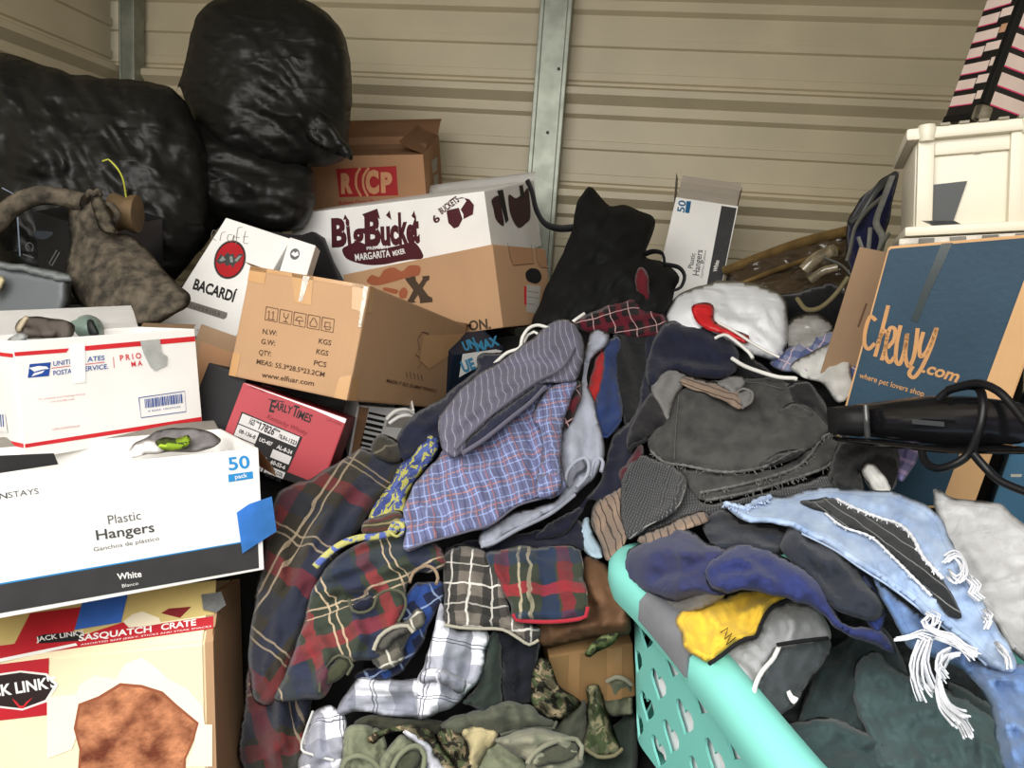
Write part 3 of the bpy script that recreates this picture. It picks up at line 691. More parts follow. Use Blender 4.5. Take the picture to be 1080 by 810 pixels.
bb.draw('bucket_emblem', 'F', [[(471, 222), (484, 219), (488, 231), (484, 239), (479, 241), (473, 235)], [(486, 221), (492, 212), (490, 209), (480, 210), (487, 208), (495, 210), (500, 216), (499, 226), (489, 231), (489, 226)]], maroon)
bb.text('emblem_lettering', 'F', [('6', (460, 236), (465, 231), 8), ('BUCKETS', (466, 226), (485, 212), 7)], maroon, bold=.03)
bb.draw('end_print', 'R', [[(518, 211), (526, 207), (529, 222), (531, 238), (523, 232), (520, 220)], [(536, 206), (544, 209), (552, 203), (557, 200), (559, 228), (554, 236), (546, 240), (538, 226)]], plain('maroon_faint', (62, 32, 36)), smooth=.006)
bb.draw('end_tape', 'R', [[(524, 201), (530, 200), (536, 232), (533, 236)], [(547, 196), (551, 195), (553, 209), (549, 210)]], ink)
bb.flap('B', .05, 30, white_b, name='lid_flap')

rc = Box('rcp_carton', 'open brown carton with a red printed logo against the back wall', 'box', (-0.8714, 2.5754, 1.6107),
         ((0.99356, -0.10246, -0.04845), (0.08112, 0.94143, -0.3273), (0.07915, 0.32126, 0.94368)), (0.3789, 0.338, 0.1887))
rc.body(kraft2, True)
red2 = plain('brick_ink', (166, 42, 44))
rc.draw('red_logo', 'F', [[(354.5, 178), (418, 175), (420, 206), (358, 208)]], red2)
logo_t = plain('logo_board', (206, 150, 110))
rc.text('logo_lettering', 'F', [('R', (360, 203), (372, 202.6), 20), ('C', (386, 203), (400, 202.4), 23), ('P', (402, 202), (414, 201.6), 20)], logo_t, bold=.06)
rc.lines('logo_arcs', 'F', [[(380, 177), (376, 185), (376, 197), (381, 207)], [(389, 177), (383.5, 186), (383.5, 197), (388, 207)]], .008, logo_t, smooth=.6)
rc.text('red_lettering', 'F', [('Roberts Carton Products', (358, 216), (408, 213), 4)], red2, bold=.02)
rc.flap('B', .10, 28, kraft2, name='back_flap', skew=.15); rc.flap('F', .12, 172, kraft2, name='front_flap'); rc.flap('R', .09, 150, kraft2, name='side_flap'); rc.flap('L', .08, 150, kraft2, name='side_flap')
rc.draw('torn_tape', 'R', [[(455, 170), (461, 165), (461, 180), (456, 183)], [(457, 186), (462, 183), (462, 196), (458, 198)]], grey_b)

bc = Box('rum_box', 'white rum carton with a red bat emblem, leaning back beside the rusty tool', 'box', (-1.0269, 1.8955, 1.1957),
         ((0.96547, -0.2351, 0.11226), (0.10749, 0.75197, 0.65038), (-0.23732, -0.61585, 0.75127)), (0.1819, 0.1798, 0.3634))
bc.body(white_b)
def ell(cx, cy, a, b, th, n=28):
    t_ = math.radians(th); return [(cx+a*math.cos(k*2*math.pi/n)*math.cos(t_)-b*math.sin(k*2*math.pi/n)*math.sin(t_), cy+a*math.cos(k*2*math.pi/n)*math.sin(t_)+b*math.sin(k*2*math.pi/n)*math.cos(t_)) for k in range(n)]
bc.draw('emblem_ring', 'F', [ell(242.5, 274, 16.5, 21, 18)], plain('emblem_grey', (100, 92, 88))); bc.draw('emblem_ring', 'F', [ell(242.5, 274, 15.6, 20, 18)], ink); bc.draw('emblem_disc', 'F', [ell(242.5, 274, 14.4, 18.6, 18)], plain('emblem_red', (176, 28, 36)))
bc.draw('bat', 'F', [[(228, 276), (233, 268), (236, 271), (240, 266), (243, 269), (246, 267), (248, 273), (252, 268), (257, 268), (252, 276), (248, 278), (246, 283), (243, 279), (239, 281), (236, 277), (232, 279)]], plain('bat_grey', (64, 66, 66)))
bc.draw('bat_wing', 'F', [[(231, 275), (235, 270), (238, 274), (234, 276)], [(247, 275), (252, 270), (255, 270), (250, 276)], [(242, 271), (245, 270), (246, 277), (243, 277)]], plain('bat_light', (140, 142, 138)))
bc.text('brand_lettering', 'F', [('BACARDÍ', (203, 304.5), (247, 319), 11.5)], ink, bold=.035)
bc.draw('grey_banner', 'F', [[(195, 316), (240, 330), (239, 335), (236, 337), (192, 323)]], plain('banner_grey', (120, 114, 108)))
bc.text('banner_lettering', 'F', [('S U P E R I O R', (200, 324), (232, 334), 4)], plain('banner_ink', (60, 56, 54)))
bc.lines('pencil_writing', 'F', [[(229, 245), (225, 243), (223, 250), (228, 254)], [(232, 254), (234, 246), (238, 245)], [(245, 248), (241, 248), (240, 253), (244, 255), (247, 248), (246, 255)], [(256, 240), (251, 241), (249, 258)], [(247, 250), (253, 251)], [(259, 244), (257, 256), (262, 257)], [(256, 250), (262, 250)]], .0016, plain('pencil', (120, 112, 104)), smooth=1.)
bc.draw('side_emblem', 'R', [ell(314, 262, 5, 5, 0)], ink_grey)
bc.text('small_print', 'F', [('1.75 L', (208, 350), (218, 353), 3)], ink_grey)
# side face of the rum carton with a bat mark, added as a separate small box
ob = Box('rum_box_side', 'white side face of the leaning rum carton with a round bat mark, built as a separate box', 'box', tuple(P(316, 278, 2.06)), ((.93, -.3, .2), (.26, .95, .17), (-.24, -.11, .96)), (.07, .12, .11))
ob.R = np.linalg.qr(ob.R)[0]*np.sign(np.diag(np.linalg.qr(ob.R)[1])); ob.mw = Matrix([[*ob.R[i], ob.c[i]] for i in range(3)]+[[0, 0, 0, 1]])
ob.o.matrix_world = ob.mw @ Matrix.Translation((0, 0, -.055)); PW[ob.o.name] = ob.o.matrix_world.copy()
ob.body(white_b); ob.draw('bat_mark', 'F', [ell(311, 268, 5, 6, 12)], ink_grey); ob.draw('bat_wings', 'F', [[(307, 268), (310, 265), (311, 267), (314, 265), (315, 269), (311, 271)]], ink_w)

et = Box('whiskey_box', 'red whiskey carton with a white coded shipping label, under the taped brown carton', 'box', (-0.634, 1.406, 0.9737),
         ((0.94142, -0.24741, 0.22918), (0.18709, 0.94854, 0.25547), (-0.28059, -0.19763, 0.93926)), (0.2031, 0.2004, 0.1464))
et.body(mottled('crimson_print', (170, 60, 68), .05, 9., .5, 0, .35))
et.draw('black_base', 'F', [[(291, 505), (304, 498), (345, 514), (338, 530), (220, 500), (226, 478), (290, 500)]], ink)
et.draw('white_edge', 'F', [[(257, 402.7), (366, 442), (364, 446.5), (330, 431.5), (262, 406)]], ink_w)
et.text('brand_lettering', 'F', [('E', (284, 433.5), (289, 434.6), 12.5), ('ARLY', (288.5, 431), (307, 437), 8.5), ('T', (307, 438), (313, 439.8), 12), ('IMES', (312, 440), (327, 446), 9.)], ink, bold=.02)
et.lines('brand_swash', 'F', [[(287, 421.5), (284, 434), (289, 435)], [(283, 421), (300, 424)]], .0016, ink)
et.text('script_lettering', 'F', [('Kentucky Whisky', (281, 441), (323, 459), 5, .2)], plain('dark_red_ink', (128, 36, 44)))
et.text('corner_print', 'F', [('© EARLY TIMES', (263, 408.5), (279, 414.5), 2.2), ('1.75 LITERS', (344, 443), (360, 449), 2.2)], plain('dark_red_ink', (128, 36, 44)))
et.draw('label_border', 'F', [[(255, 434), (319, 461), (296, 515), (292, 513), (235, 489)]], ink)
lb = lambda u, v: (256+u*61.5-v*21, 436+u*25.5+v*52)
def quad(u0, v0, u1, v1): return [lb(u0, v0), lb(u1, v0), lb(u1, v1), lb(u0, v1)]
lab = plain('label_paper', (206, 202, 200))
et.draw('label_cells', 'F', [quad(0, 0, .98, .2), quad(0, .22, .36, .44), quad(.72, .22, .98, .22), quad(.66, .4, .98, .56), quad(0, .46, .36, .62), quad(.38, .6, .62, .74), quad(0, .64, .36, .82), quad(.66, .72, .98, .98), quad(.4, .76, .63, .98), quad(0, .84, .38, .98)], lab)
et.text('label_numbers', 'F', [('17826', lb(.32, .16), lb(.58, .16), 8), ('760', lb(.14, .14), lb(.24, .14), 4), ('75', lb(.66, .16), lb(.72, .16), 4), ('UH-1323', lb(.7, .17), lb(.97, .17), 4.6), ('08-136-8', lb(.05, .36), lb(.33, .36), 4.2), ('4-003-7', lb(.4, .71), lb(.61, .71), 4), ('Code Name', lb(.15, .06), lb(.34, .06), 2.6), ('Size', lb(.56, .06), lb(.66, .06), 2.6),
         ('TON', lb(.42, .9), lb(.6, .9), 6), ('SA BY COL', lb(.69, .82), lb(.96, .82), 4), ('SU SA 1FS', lb(.69, .92), lb(.96, .92), 4)], ink, bold=.03)
et.text('label_numbers', 'F', [('UO-407', lb(.4, .36), lb(.62, .36), 4.2), ('AL-8-24', lb(.7, .36), lb(.96, .36), 4.2), ('60-55-6', lb(.7, .67), lb(.95, .67), 4.2)], lab, bold=.03)

tb = Box('tan_carton', 'dull tan carton standing between the mailing box and the taped brown carton', 'box', tuple(P(238, 400, 1.74)), tuple(map(tuple, np.array(((0.94142, -0.24741, 0.22918), (0.18709, 0.94854, 0.25547), (-0.28059, -0.19763, 0.93926))))), (.13, .2, .2))
tb.body(kraft3); tb.draw('panel_fold', 'F', [[(212, 360), (246, 372), (232, 410), (206, 400)]], kraft2)
kb = Box('black_carton', 'black carton side showing as a dark wedge left of the red whiskey carton', 'box', tuple(P(236, 430, 1.56)), et.R.tolist(), (.08, .15, .16))
kb.body(mottled('black_board', (26, 26, 28), .1, 9., .6), bev=.003); kb.draw('scuffed_edge', 'F', [[(246, 394), (252, 388), (253, 392), (248, 398)]], grey_b)

bx = Box('barcode_carton', 'open white edged carton with a barcode and hangers inside, right of the whiskey carton', 'box', (-0.5451, 1.6746, 0.9817),
         ((0.89621, -0.37814, 0.232), (0.43743, 0.84035, -0.32009), (-0.07392, 0.38835, 0.91854)), (0.125, 0.1987, 0.1563))
bx.body(white_b, True); bx.draw('brown_edge', 'F', [[(379, 428), (389, 430), (378, 487), (369, 487)]], kraft2)
bx.draw('barcode', 'F', [[(389+k*-1.5, 434+k*5.6), (407+k*-1.5, 438+k*5.6), (406.4+k*-1.5, 440.4+k*5.6+(k % 3)*.5), (388.4+k*-1.5, 436.4+k*5.6+(k % 3)*.5)] for k in range(9)], ink)
bx.draw('print_panel', 'F', [[(410, 436), (437, 438), (434, 452), (407, 450)]], grey_b)
tube('white_hanger', [P(*p) for p in ((408, 442, 1.60), (416, 434, 1.6), (428, 432, 1.62), (436, 436, 1.64))], .004, plain('white_plastic', (226, 224, 218), .4), None)
hg = bpy.data.objects['white_hanger']; tag(hg, 'white hanger hook showing over the barcode carton, left of navy sleeve', 'hanger', 'white plastic hangers')
o = tube('white_hanger', [P(*p) for p in ((410, 447, 1.59), (420, 440, 1.6), (430, 438, 1.61), (436, 441, 1.63))], .004, MATS['white_plastic']); tag(o, 'second white hanger hook just under the first one in the barcode carton', 'hanger', 'white plastic hangers')

mx = Box('detergent_carton', 'dark blue and white carton with bright blue letters, behind the navy garment', 'box', (-0.390, 1.90, 1.062),
         ((0.73113, -0.66513, 0.15183), (0.67217, 0.6642, -0.32714), (0.11675, 0.34123, 0.9327)), (0.1492, 0.10, 0.17))
mx.body(mottled('navy_print', (24, 34, 50), .1, 9., .5))
mx.draw('white_panel', 'F', [[(488, 372), (524, 362), (530, 370), (512, 382), (484, 398)]], ink_w)
mx.text('blue_lettering', 'F', [('UN', (490, 370), (503, 365), 10), ('MAX', (503, 371), (527, 363), 10), ('UE', (489, 393), (502, 388), 12)], plain('sky_ink', (70, 150, 190)), bold=.05)

hr = Box('hanger_box', 'tall white plastic hanger carton standing on end against the back wall', 'box', (0.2156, 2.6376, 1.3606),
         ((0.99018, 0.05704, 0.12762), (-0.10355, 0.91259, 0.39554), (-0.0939, -0.40487, 0.90954)), (0.2021, 0.2115, 0.4093))
hr.body(white_b, True, t=.006)
hr.draw('charcoal_band', 'F', [[(761, 217), (777, 219.5), (756, 340), (738, 340)]], char)
hr.text('pack_count', 'F', [('50', (721.5, 224.5), (723.5, 212), 8)], plain('shaded_blue_ink', (30, 96, 140)), bold=.02)  # same pack blue as the front carton, darkened for the dimmer back
hr.draw('pack_badge', 'F', [[(724, 212), (729, 212.5), (727, 225), (722.5, 224.5)]], plain('shaded_blue_ink', (30, 96, 140)))
hr.text('dark_lettering', 'F', [('Plastic', (730.5, 283.5), (733.5, 267.5), 5.4), ('Hangers', (737, 291), (741, 264), 7.)], plain('dark_grey_ink', (70, 70, 72)), bold=.01)
hr.text('grey_lettering', 'F', [('Ganchos de plástico', (741, 293), (745, 264), 2.8)], ink_grey); hr.text('white_lettering', 'F', [('White', (756, 287), (758.5, 275), 4.4)], ink_w, bold=.02)
hr.flap('F', .1, 100, mottled('inside_board', (214, 204, 190), .05, 8., .8), name='lid_flap', t=.003)
hr.flap('L', .1, 78, grey_b, name='side_flap', t=.003); hr.flap('R', .08, 88, kraft3, name='side_flap', t=.003)

# ------------------------------------------------------------------ right side
def rot_zyx(yaw, tilt, lean):
    return np.array(Matrix.Rotation(yaw, 3, 'Z') @ Matrix.Rotation(tilt, 3, 'X') @ Matrix.Rotation(lean, 3, 'Y'))
RC = rot_zyx(-.42, .02, .12)
O_ = P(937, 260, 1.36)
ch = Box('pet_food_box', 'large dark blue pet shop carton with tan script lettering, right edge of the pile', 'box', tuple(O_+RC@np.array([.14, .11, -.26])), RC.tolist(), (.28, .22, .52))
ch_quad = [ch.uv('F', *p) for p in ((937, 260), (1132, 243), (1026, 536), (862, 536))]
def slab(box, quad, y0, y1):
    bm = bmesh.new(); A = [bm.verts.new((q_[0], y0, q_[1])) for q_ in quad]; B_ = [bm.verts.new((q_[0]+.02*(y1-y0), y1, q_[1])) for q_ in quad]
    bm.faces.new(A); bm.faces.new(B_[::-1])
    for i_ in range(len(quad)): bm.faces.new((A[i_], B_[i_], B_[(i_+1) % len(quad)], A[(i_+1) % len(quad)]))
    bmesh.ops.recalc_face_normals(bm, faces=bm.faces); bmesh.ops.bevel(bm, geom=list(bm.edges), offset=.002, segments=2, affect='EDGES'); return bm
blue_b = mottled('dark_blue_print', (40, 66, 84), .1, 7., .55, 0, .3, .15, 90.)
tan_e = cardboard('bare_edge', (206, 164, 118))
ch.part('body', slab(ch, ch_quad, -.11, .11), tan_e)
fr_ = [ch.uv('F', *p) for p in ((938, 262.5), (1097, 249.5), (992, 533), (865, 534))]
x, y, z = ch.d/2
ch.part('blue_front', slab(ch, fr_, -.1112, -.1085), blue_b)
ch.k = 40
ch.draw('packing_tape', 'F', [[(993, 257), (1005, 256), (981, 308), (968, 340), (961, 338), (972, 308)]], mottled('dark_tape', (44, 56, 58), .1, 20., .25, 0, .6), clip=False)
tanink = plain('tan_ink', (192, 142, 92))
strk = [[(924, 338), (918, 334), (913, 348), (912, 362), (916, 368), (923, 362)], [(937, 322), (930, 350), (923, 376)], [(926, 362), (932, 349), (936, 351), (934, 366), (930, 380)],
        [(936, 367), (943, 358), (944, 347), (939, 346), (935, 360), (934, 374), (938, 382), (945, 375)], [(950, 343), (946, 362), (945, 380), (949, 384), (954, 370), (957, 352), (955, 374), (958, 386), (963, 379), (966, 364), (968, 346)],
        [(974, 350), (970, 366), (971, 376), (977, 371), (983, 358), (988, 346), (982, 366), (972, 388), (964, 398), (959, 394), (963, 386)]]
ch.lines('script_lettering', 'F', strk, .0066, tanink, smooth=1.5)
ch.text('script_ending', 'F', [('.com', (972, 392), (1009, 403), 13, .2)], tanink, bold=.03)
ch.text('tagline', 'F', [('where pet lovers shop', (906, 398), (974, 418), 6.)], tanink, bold=.01)
bn2 = Box('pet_food_box', 'separately built carton side in a lighter, lit blue at the far right edge, beyond the tan strip', 'box', tuple(P(1066, 470, 1.30)+RC@np.array([.115, .15, -.02])), RC.tolist(), (.22, .2, .44))
bn2.body(mottled('lit_blue_print', (62, 104, 132), .08, 7., .5), bev=.004); bn2.draw('white_scuff', 'F', [[(1066, 500), (1078, 500), (1077, 503), (1066, 503)]], grey_b)  # lighter blue paints the light on the blue carton's side face
bl = Box('flat_carton', 'brown carton standing behind the left edge of the dark blue carton', 'box', tuple(P(905, 330, 1.62)+np.array([.06, .06, -.02])), rot_zyx(-.3, 0, .15).tolist(), (.16, .08, .3))
bl.body(kraft3); bl.lines('fold_line', 'F', [[(914, 320), (905, 345)]], .004, ink2)

# white storage bin, lying on the blue carton
wbin = mottled('ivory_plastic', (220, 213, 192), .03, 5., .35, 0, .45)
RB = np.array(((0.96477, 0.24375, -0.09899), (-0.23838, 0.96912, 0.06307), (0.1113, -0.03725, 0.99309)))
bi = Box('storage_bin', 'ivory white plastic bin with a dark square window, on the dark blue carton', 'bin', tuple(np.array((0.6221, 1.6463, 1.5524))+RB@np.array([.067, 0, 0])), RB.tolist(), (.33, .276, .1905))
x, y, z = bi.d/2; bm = bmesh.new()
box_bm(bm, (-x+.012, -y+.012, -z), (x-.012, y-.012, z-.02), .01); bi.part('body', bm, wbin, True)
bm = bmesh.new(); box_bm(bm, (-x-.004, -y-.012, z-.022), (x+.004, y+.012, z), .006)
box_bm(bm, (-x-.002, -y-.008, -z-.004), (x+.002, y+.008, -z+.014), .005); bi.part('rim', bm, wbin, True)
bm = bmesh.new()
for xx in (-x+.03, -x+.175, x-.05): box_bm(bm, (xx-.014, -y-.004, -z+.01), (xx+.014, -y+.014, z-.016), .005)
box_bm(bm, (-x+.03, -y+.004, z-.05), (x-.03, -y+.014, z-.02), .004)
bi.part('ribs', bm, wbin, True)
for xx in (-x+.03, -x+.19):
    bm = bmesh.new(); lathe_bm(bm, [(.0, -.02), (.013, -.019), (.017, 0), (.014, .01), (0, .012)], Matrix.Translation((xx, -y-.004, z-.006)), 20); bi.part('corner_stud', bm, wbin, True)
bi.draw('dark_window', 'F', [[(985, 194), (1021, 190), (1006, 233), (973, 234)]], plain('dark_glass', (44, 46, 46), .3), off=-.008, clip=False)
bm = bmesh.new(); bi.poly_bm(bm, 'F', [(971, 233), (1006, 233), (1022, 241), (995, 243)], .004, 0, False); bmesh.ops.solidify(bm, geom=list(bm.faces), thickness=.012); bi.part('window_sill', bm, plain('dark_glass', (44, 46, 46), .3))
bi.draw('grey_label', 'F', [[(1028, 142), (1038, 140), (1036, 160), (1028, 161)]], grey_b, off=-.006, clip=False)
bm = bmesh.new()
for k in range(9): box_bm(bm, (-x+.05+.03*k, -y-.014, z-.001), (-x+.066+.03*k, -y+.01, z+.004), .001)
bi.part('rim_slots', bm, plain('slot_grey', (150, 142, 124)))
tr = empty('clear_lid', bi.mw @ Matrix.Translation((0, 0, -z)), 'flat clear plastic lid squeezed between the ivory bin and the blue carton', 'lid')
bm = bmesh.new(); box_bm(bm, (-x-.012, -y-.02, -z-.022), (x+.01, y, -z-.008), .004); bm.transform(bi.mw); obj('lid_plate', bm, mottled('cloudy_plastic', (190, 184, 168), .2, 30., .2, 0, .6), tr)
bm = bmesh.new()
for k in range(6): box_bm(bm, (-x+.02+.05*k, -y-.024, -z-.02), (-x+.045+.05*k, -y-.019, -z-.01), .001)
bm.transform(bi.mw); obj('lid_ribs', bm, mottled('dark_ribs', (110, 106, 98), .2, 30., .3), tr)

# striped case
RS = np.array(((0.92155, -0.34154, 0.18467), (0.34964, 0.9368, -0.01225), (-0.16882, 0.07586, 0.98272)))
d0 = np.array((0.1366, 0.1029, 0.3003)); c0 = np.array((0.7816, 1.8895, 1.865)); d1 = np.array((.22, .1029, .3003))
st = Box('striped_case', 'black and pink striped hard case with chrome corners, top right on the ivory bin', 'case', tuple(c0+RS@((d1-d0)/2*np.array([1, 1, 0]))), RS.tolist(), tuple(d1))
blk = mottled('black_laminate', (30, 28, 28), .1, 12., .35, 0, .5); st.body(blk, bev=.004)
pinkw = mottled('pale_pink_print', (226, 204, 192), .06, 14., .4); hot = plain('hot_pink_line', (214, 70, 110)); tanp = plain('tan_print', (196, 150, 116))
x, y, z = st.d/2
def facerect(box, face, u0, v0, u1, v1, off, bm, skew=0.):
    vs_ = [bm.verts.new(box.to3(face, q_, off)) for q_ in ((u0, v0), (u1, v0+skew), (u1, v1+skew), (u0, v1))]; bm.faces.new(vs_)
bw, bh, bt = bmesh.new(), bmesh.new(), bmesh.new()
yl = y-.004                      # local y on the L face runs from the front edge (u=+y) to the back (u=-y)
for k in range(9):
    v = -z+.034+k*.0345
    if v+.02 > z: break
    uu = (.020, .006, .026, -.004)[k % 4]
    facerect(st, 'L', -yl, v, uu, v+.021, .001, bw); facerect(st, 'L', -yl, v-.0024, uu, v, .0011, bh)
    if k == 4: facerect(st, 'L', uu+.002, v+.008, y-.013, v+.026, .001, bt)
    else: facerect(st, 'L', uu+.002, v+.008, y-.013, v+.026, .001, bw)
for k in range(8):
    v = -z+.034+k*.040
    if v+.024 > z: break
    facerect(st, 'F', -x+.016, v, x-.02, v+.026, .001, bw); facerect(st, 'F', -x+.016, v-.003, x-.02, v, .0011, bh)
st.part('pale_stripes', bw, pinkw); st.part('pink_lines', bh, hot); st.part('tan_patches', bt, tanp)
chrome = mottled('chrome', (200, 198, 190), .1, 40., .15, .95, .5)
bm = bmesh.new(); box_bm(bm, (-x-.004, -y-.004, -z-.004), (-x+.028, -y+.02, -z+.03), .008); st.part('chrome_corner', bm, chrome, True)
bm = bmesh.new(); box_bm(bm, (-x-.003, -y-.003, -z+.03), (-x+.012, -y+.012, z), .003); st.part('edge_trim', bm, plain('black_trim', (22, 22, 22), .3)); 
bm = bmesh.new(); box_bm(bm, (-x-.003, -y+.02, -z-.003), (-x+.012, y, -z+.012), .003); st.part('edge_trim', bm, plain('black_trim', (22, 22, 22), .3))

# ------------------------------------------------------------------ bags, tool and things at the left edge
bagm = plastic_bag('black_bin_liner', (20, 20, 18), .5, 1, .35, .6, 9.)
t = tag(cloth('black_bin_bag', [(190, 92), (184, 110), (196, 60), (206, 20), (222, 2), (260, -8), (310, -4), (345, 14), (366, 48), (372, 90), (368, 140), (362, 170), (330, 176), (280, 180), (235, 165), (205, 130)], bagm, zc=2.36, T=.20, R=95, back=.5, res=4.5, cr=.03,
    folds=[([(258, 100), (290, 120), (330, 122), (370, 165)], 7, .022), ([(260, 105), (300, 140), (310, 160)], 9, -.025), ([(352, 30), (362, 90), (360, 130)], 5, .014), ([(250, 85), (235, 120), (240, 140)], 8, .012), ([(300, 60), (345, 70), (365, 100)], 8, .01)], auto=(40, 16, 6, .008), wr=.03, ws=60, edge_noise=1.5),
    'full black bin bag on top of the pile, against the back wall', 'bin bag')
cloth('twisted_neck', [(335, 118), (346, 126), (360, 142), (371, 158), (372, 169), (360, 165), (340, 156), (322, 146), (318, 130)], bagm, zc=2.2, T=.03, R=12, back=.8, folds=[([(340, 125), (358, 150), (371, 167)], 3, .012), ([(326, 130), (350, 152)], 3, -.01)], wr=.012, ws=14, parent=t)
tag(cloth('black_bin_bag', [(-40, 70), (0, 55), (50, 70), (90, 80), (140, 84), (178, 92), (200, 115), (215, 150), (220, 200), (215, 250), (180, 300), (120, 330), (40, 330), (-40, 300)], bagm, zc=2.16, T=.20, R=110, back=.5, res=5, cr=.03,
    folds=[([(95, 108), (120, 140), (135, 165)], 5, .02), ([(25, 92), (42, 112), (55, 122)], 4, .014), ([(-5, 150), (30, 165), (40, 178)], 8, .02), ([(130, 165), (155, 190), (160, 210)], 8, .012), ([(178, 95), (185, 140), (170, 180)], 10, -.012), ([(0, 140), (10, 165)], 6, -.02)], auto=(55, 18, 6, .009), wr=.03, ws=60, edge_noise=1.5),
    'wide slumped black bin bag filling the left edge behind the rusty tool', 'bin bag')
tag(cloth('black_bin_bag', [(180, 125), (240, 140), (300, 165), (330, 180), (330, 225), (305, 245), (240, 235), (215, 260), (180, 300), (140, 320), (120, 250), (150, 180)], bagm, zc=2.34, T=.16, R=70, back=.5, cr=.03, folds=[([(170, 205), (205, 195), (235, 215)], 12, .02)], auto=(20, 12, 6, .009), wr=.03, ws=50),
    'sagging black bin bag squeezed in between the other two bags', 'bin bag')

rust = mottled('rusted_iron', (96, 87, 74), .25, 40., .9, .05, .2, .9, 70., col2=(50, 46, 40))
rust_d = mottled('pitted_iron', (92, 84, 70), .3, 45., .9, .1, .2, .7, 90., col2=(36, 32, 28))
rt = empty('iron_tool', Matrix.Translation(P(130, 340, 1.66)), 'corroded iron tool with curved pipe handle, lying above the white mailing box', 'old tool')
cloth('iron_blade', [(71, 220), (83, 214), (97, 208), (107, 214), (113, 240), (122, 247), (137, 248), (155, 262), (175, 288), (201, 312), (196, 324), (180, 334), (158, 343), (128, 345), (105, 338), (88, 325), (74, 305), (69, 278), (75, 255)], rust, zc=[(71, 220, 1.74), (107, 214, 1.72), (201, 315, 1.6), (100, 338, 1.62), (130, 250, 1.72)], T=.06, R=40, back=.3, wr=.004, ws=12,
      folds=[([(100, 250), (125, 280), (150, 320)], 14, .012), ([(196, 322), (150, 342), (105, 338)], 6, .01)], parent=rt)
tube('pipe_handle', [P(*p) for p in ((-14, 246, 1.66), (0, 232, 1.66), (12, 219, 1.67), (30, 209, 1.68), (50, 206, 1.69), (70, 209, 1.70), (90, 214, 1.70))], .021, rust, rt, sides=14)
cloth('neck_plate', [(95, 212), (104, 207), (116, 226), (124, 246), (116, 247), (105, 240)], rust_d, zc=1.66, T=.01, R=4, wr=0, parent=rt)
bm = bmesh.new(); lathe_bm(bm, [(.0, -.03), (.03, -.03), (.042, -.028), (.044, -.02), (.036, 0), (.044, .02), (.042, .028), (.03, .03), (0, .03)], Matrix.Translation(P(132, 225, 1.74)) @ Matrix.Rotation(.5, 4, 'Z') @ Matrix.Rotation(math.pi/2, 4, 'Y') @ Matrix.Rotation(.25, 4, 'X'), 28)
obj('pulley_wheel', bm, mottled('dull_brass', (104, 84, 58), .2, 16., .7, .2), rt, True)
bm = bmesh.new(); tube_bm(bm, [P(*p) for p in ((93, 207, 1.67), (95, 202, 1.66), (99, 205, 1.66), (103, 201, 1.66), (106, 206, 1.67))], .006, step=.004); obj('wing_nut', bm, rust, rt, True)
tube('yellow_wire', [P(*p) for p in ((133, 208, 1.70), (130, 190, 1.68), (124, 178, 1.67), (114, 168, 1.67), (108, 170, 1.66))], .0018, plain('yellow_plastic', (176, 176, 60)), rt, sides=6)
bm = bmesh.new(); tube_bm(bm, [P(*p) for p in ((113, 216, 1.68), (118, 217, 1.67), (124, 226, 1.67), (121, 234, 1.67), (115, 236, 1.67))], .007, step=.005); obj('axle_bracket', bm, rust_d, rt, True)

b1 = Box('blue_box', 'blue printed box at the left edge beside the rusty pipe handle', 'box', (-1.665, 1.64, 1.346), ((0.70468, -0.70774, 0.05033), (0.70824, 0.69738, -0.10978), (0.0426, 0.11301, 0.99268)), (0.2009, 0.2025, 0.1566))
b1.body(mottled('dull_blue_print', (70, 88, 124), .1, 8., .5)); b1.lines('pale_edge', 'F', [[(2, 198), (17, 206), (21, 270)]], .003, plain('pale_blue_ink', (130, 140, 156)))
b2 = Box('black_box', 'black glossy printed box under the curved pipe handle', 'box', (-1.2775, 1.661+.06, 1.2991), ((0.9729, 0.17425, 0.15197), (-0.13222, 0.95851, -0.25254), (-0.18967, 0.2256, 0.95558)), (0.1866, 0.1996, 0.1867))
b2.body(mottled('black_gloss_print', (24, 25, 28), .1, 8., .35)); b2.lines('recycling_mark', 'F', [[(30, 265), (27, 260), (31, 256), (35, 259), (34, 265)], [(24, 268), (36, 272)]], .003, ink_grey, smooth=1); b2.lines('print_mark', 'F', [[(52, 278), (60, 264), (63, 266), (55, 280), (52, 278)]], .003, ink_grey)
b2.draw('pale_print', 'F', [[(35, 243), (56, 245), (48, 252), (37, 250)]], plain('bluish_print', (60, 66, 74)), smooth=.004)
tt = tag(cloth('storage_tote', [(-20, 276), (10, 278), (72, 290), (76, 298), (72, 330), (60, 338), (-20, 336)], mottled('smoky_plastic', (88, 92, 94), .08, 5., .35, 0, .4), zc=1.62, T=.07, R=10, back=1., wr=0), 'smoky grey plastic tote at the left edge under the black box', 'tote')
cloth('tote_rim', [(-20, 274), (10, 276), (74, 289), (78, 296), (72, 299), (8, 286), (-20, 284)], mottled('smoky_rim', (110, 114, 114), .08, 5., .35), zc=1.56, T=.03, R=5, wr=0, parent=tt)
tag(cloth('paper_scrap', [(-10, 290), (2, 292), (6, 295), (0, 306), (-10, 312)], mottled('cream_paper', (190, 176, 140), .06, 10.), zc=1.53, T=.008, R=3, wr=.003), 'cream paper scrap at the left edge in front of the grey tote', 'paper')

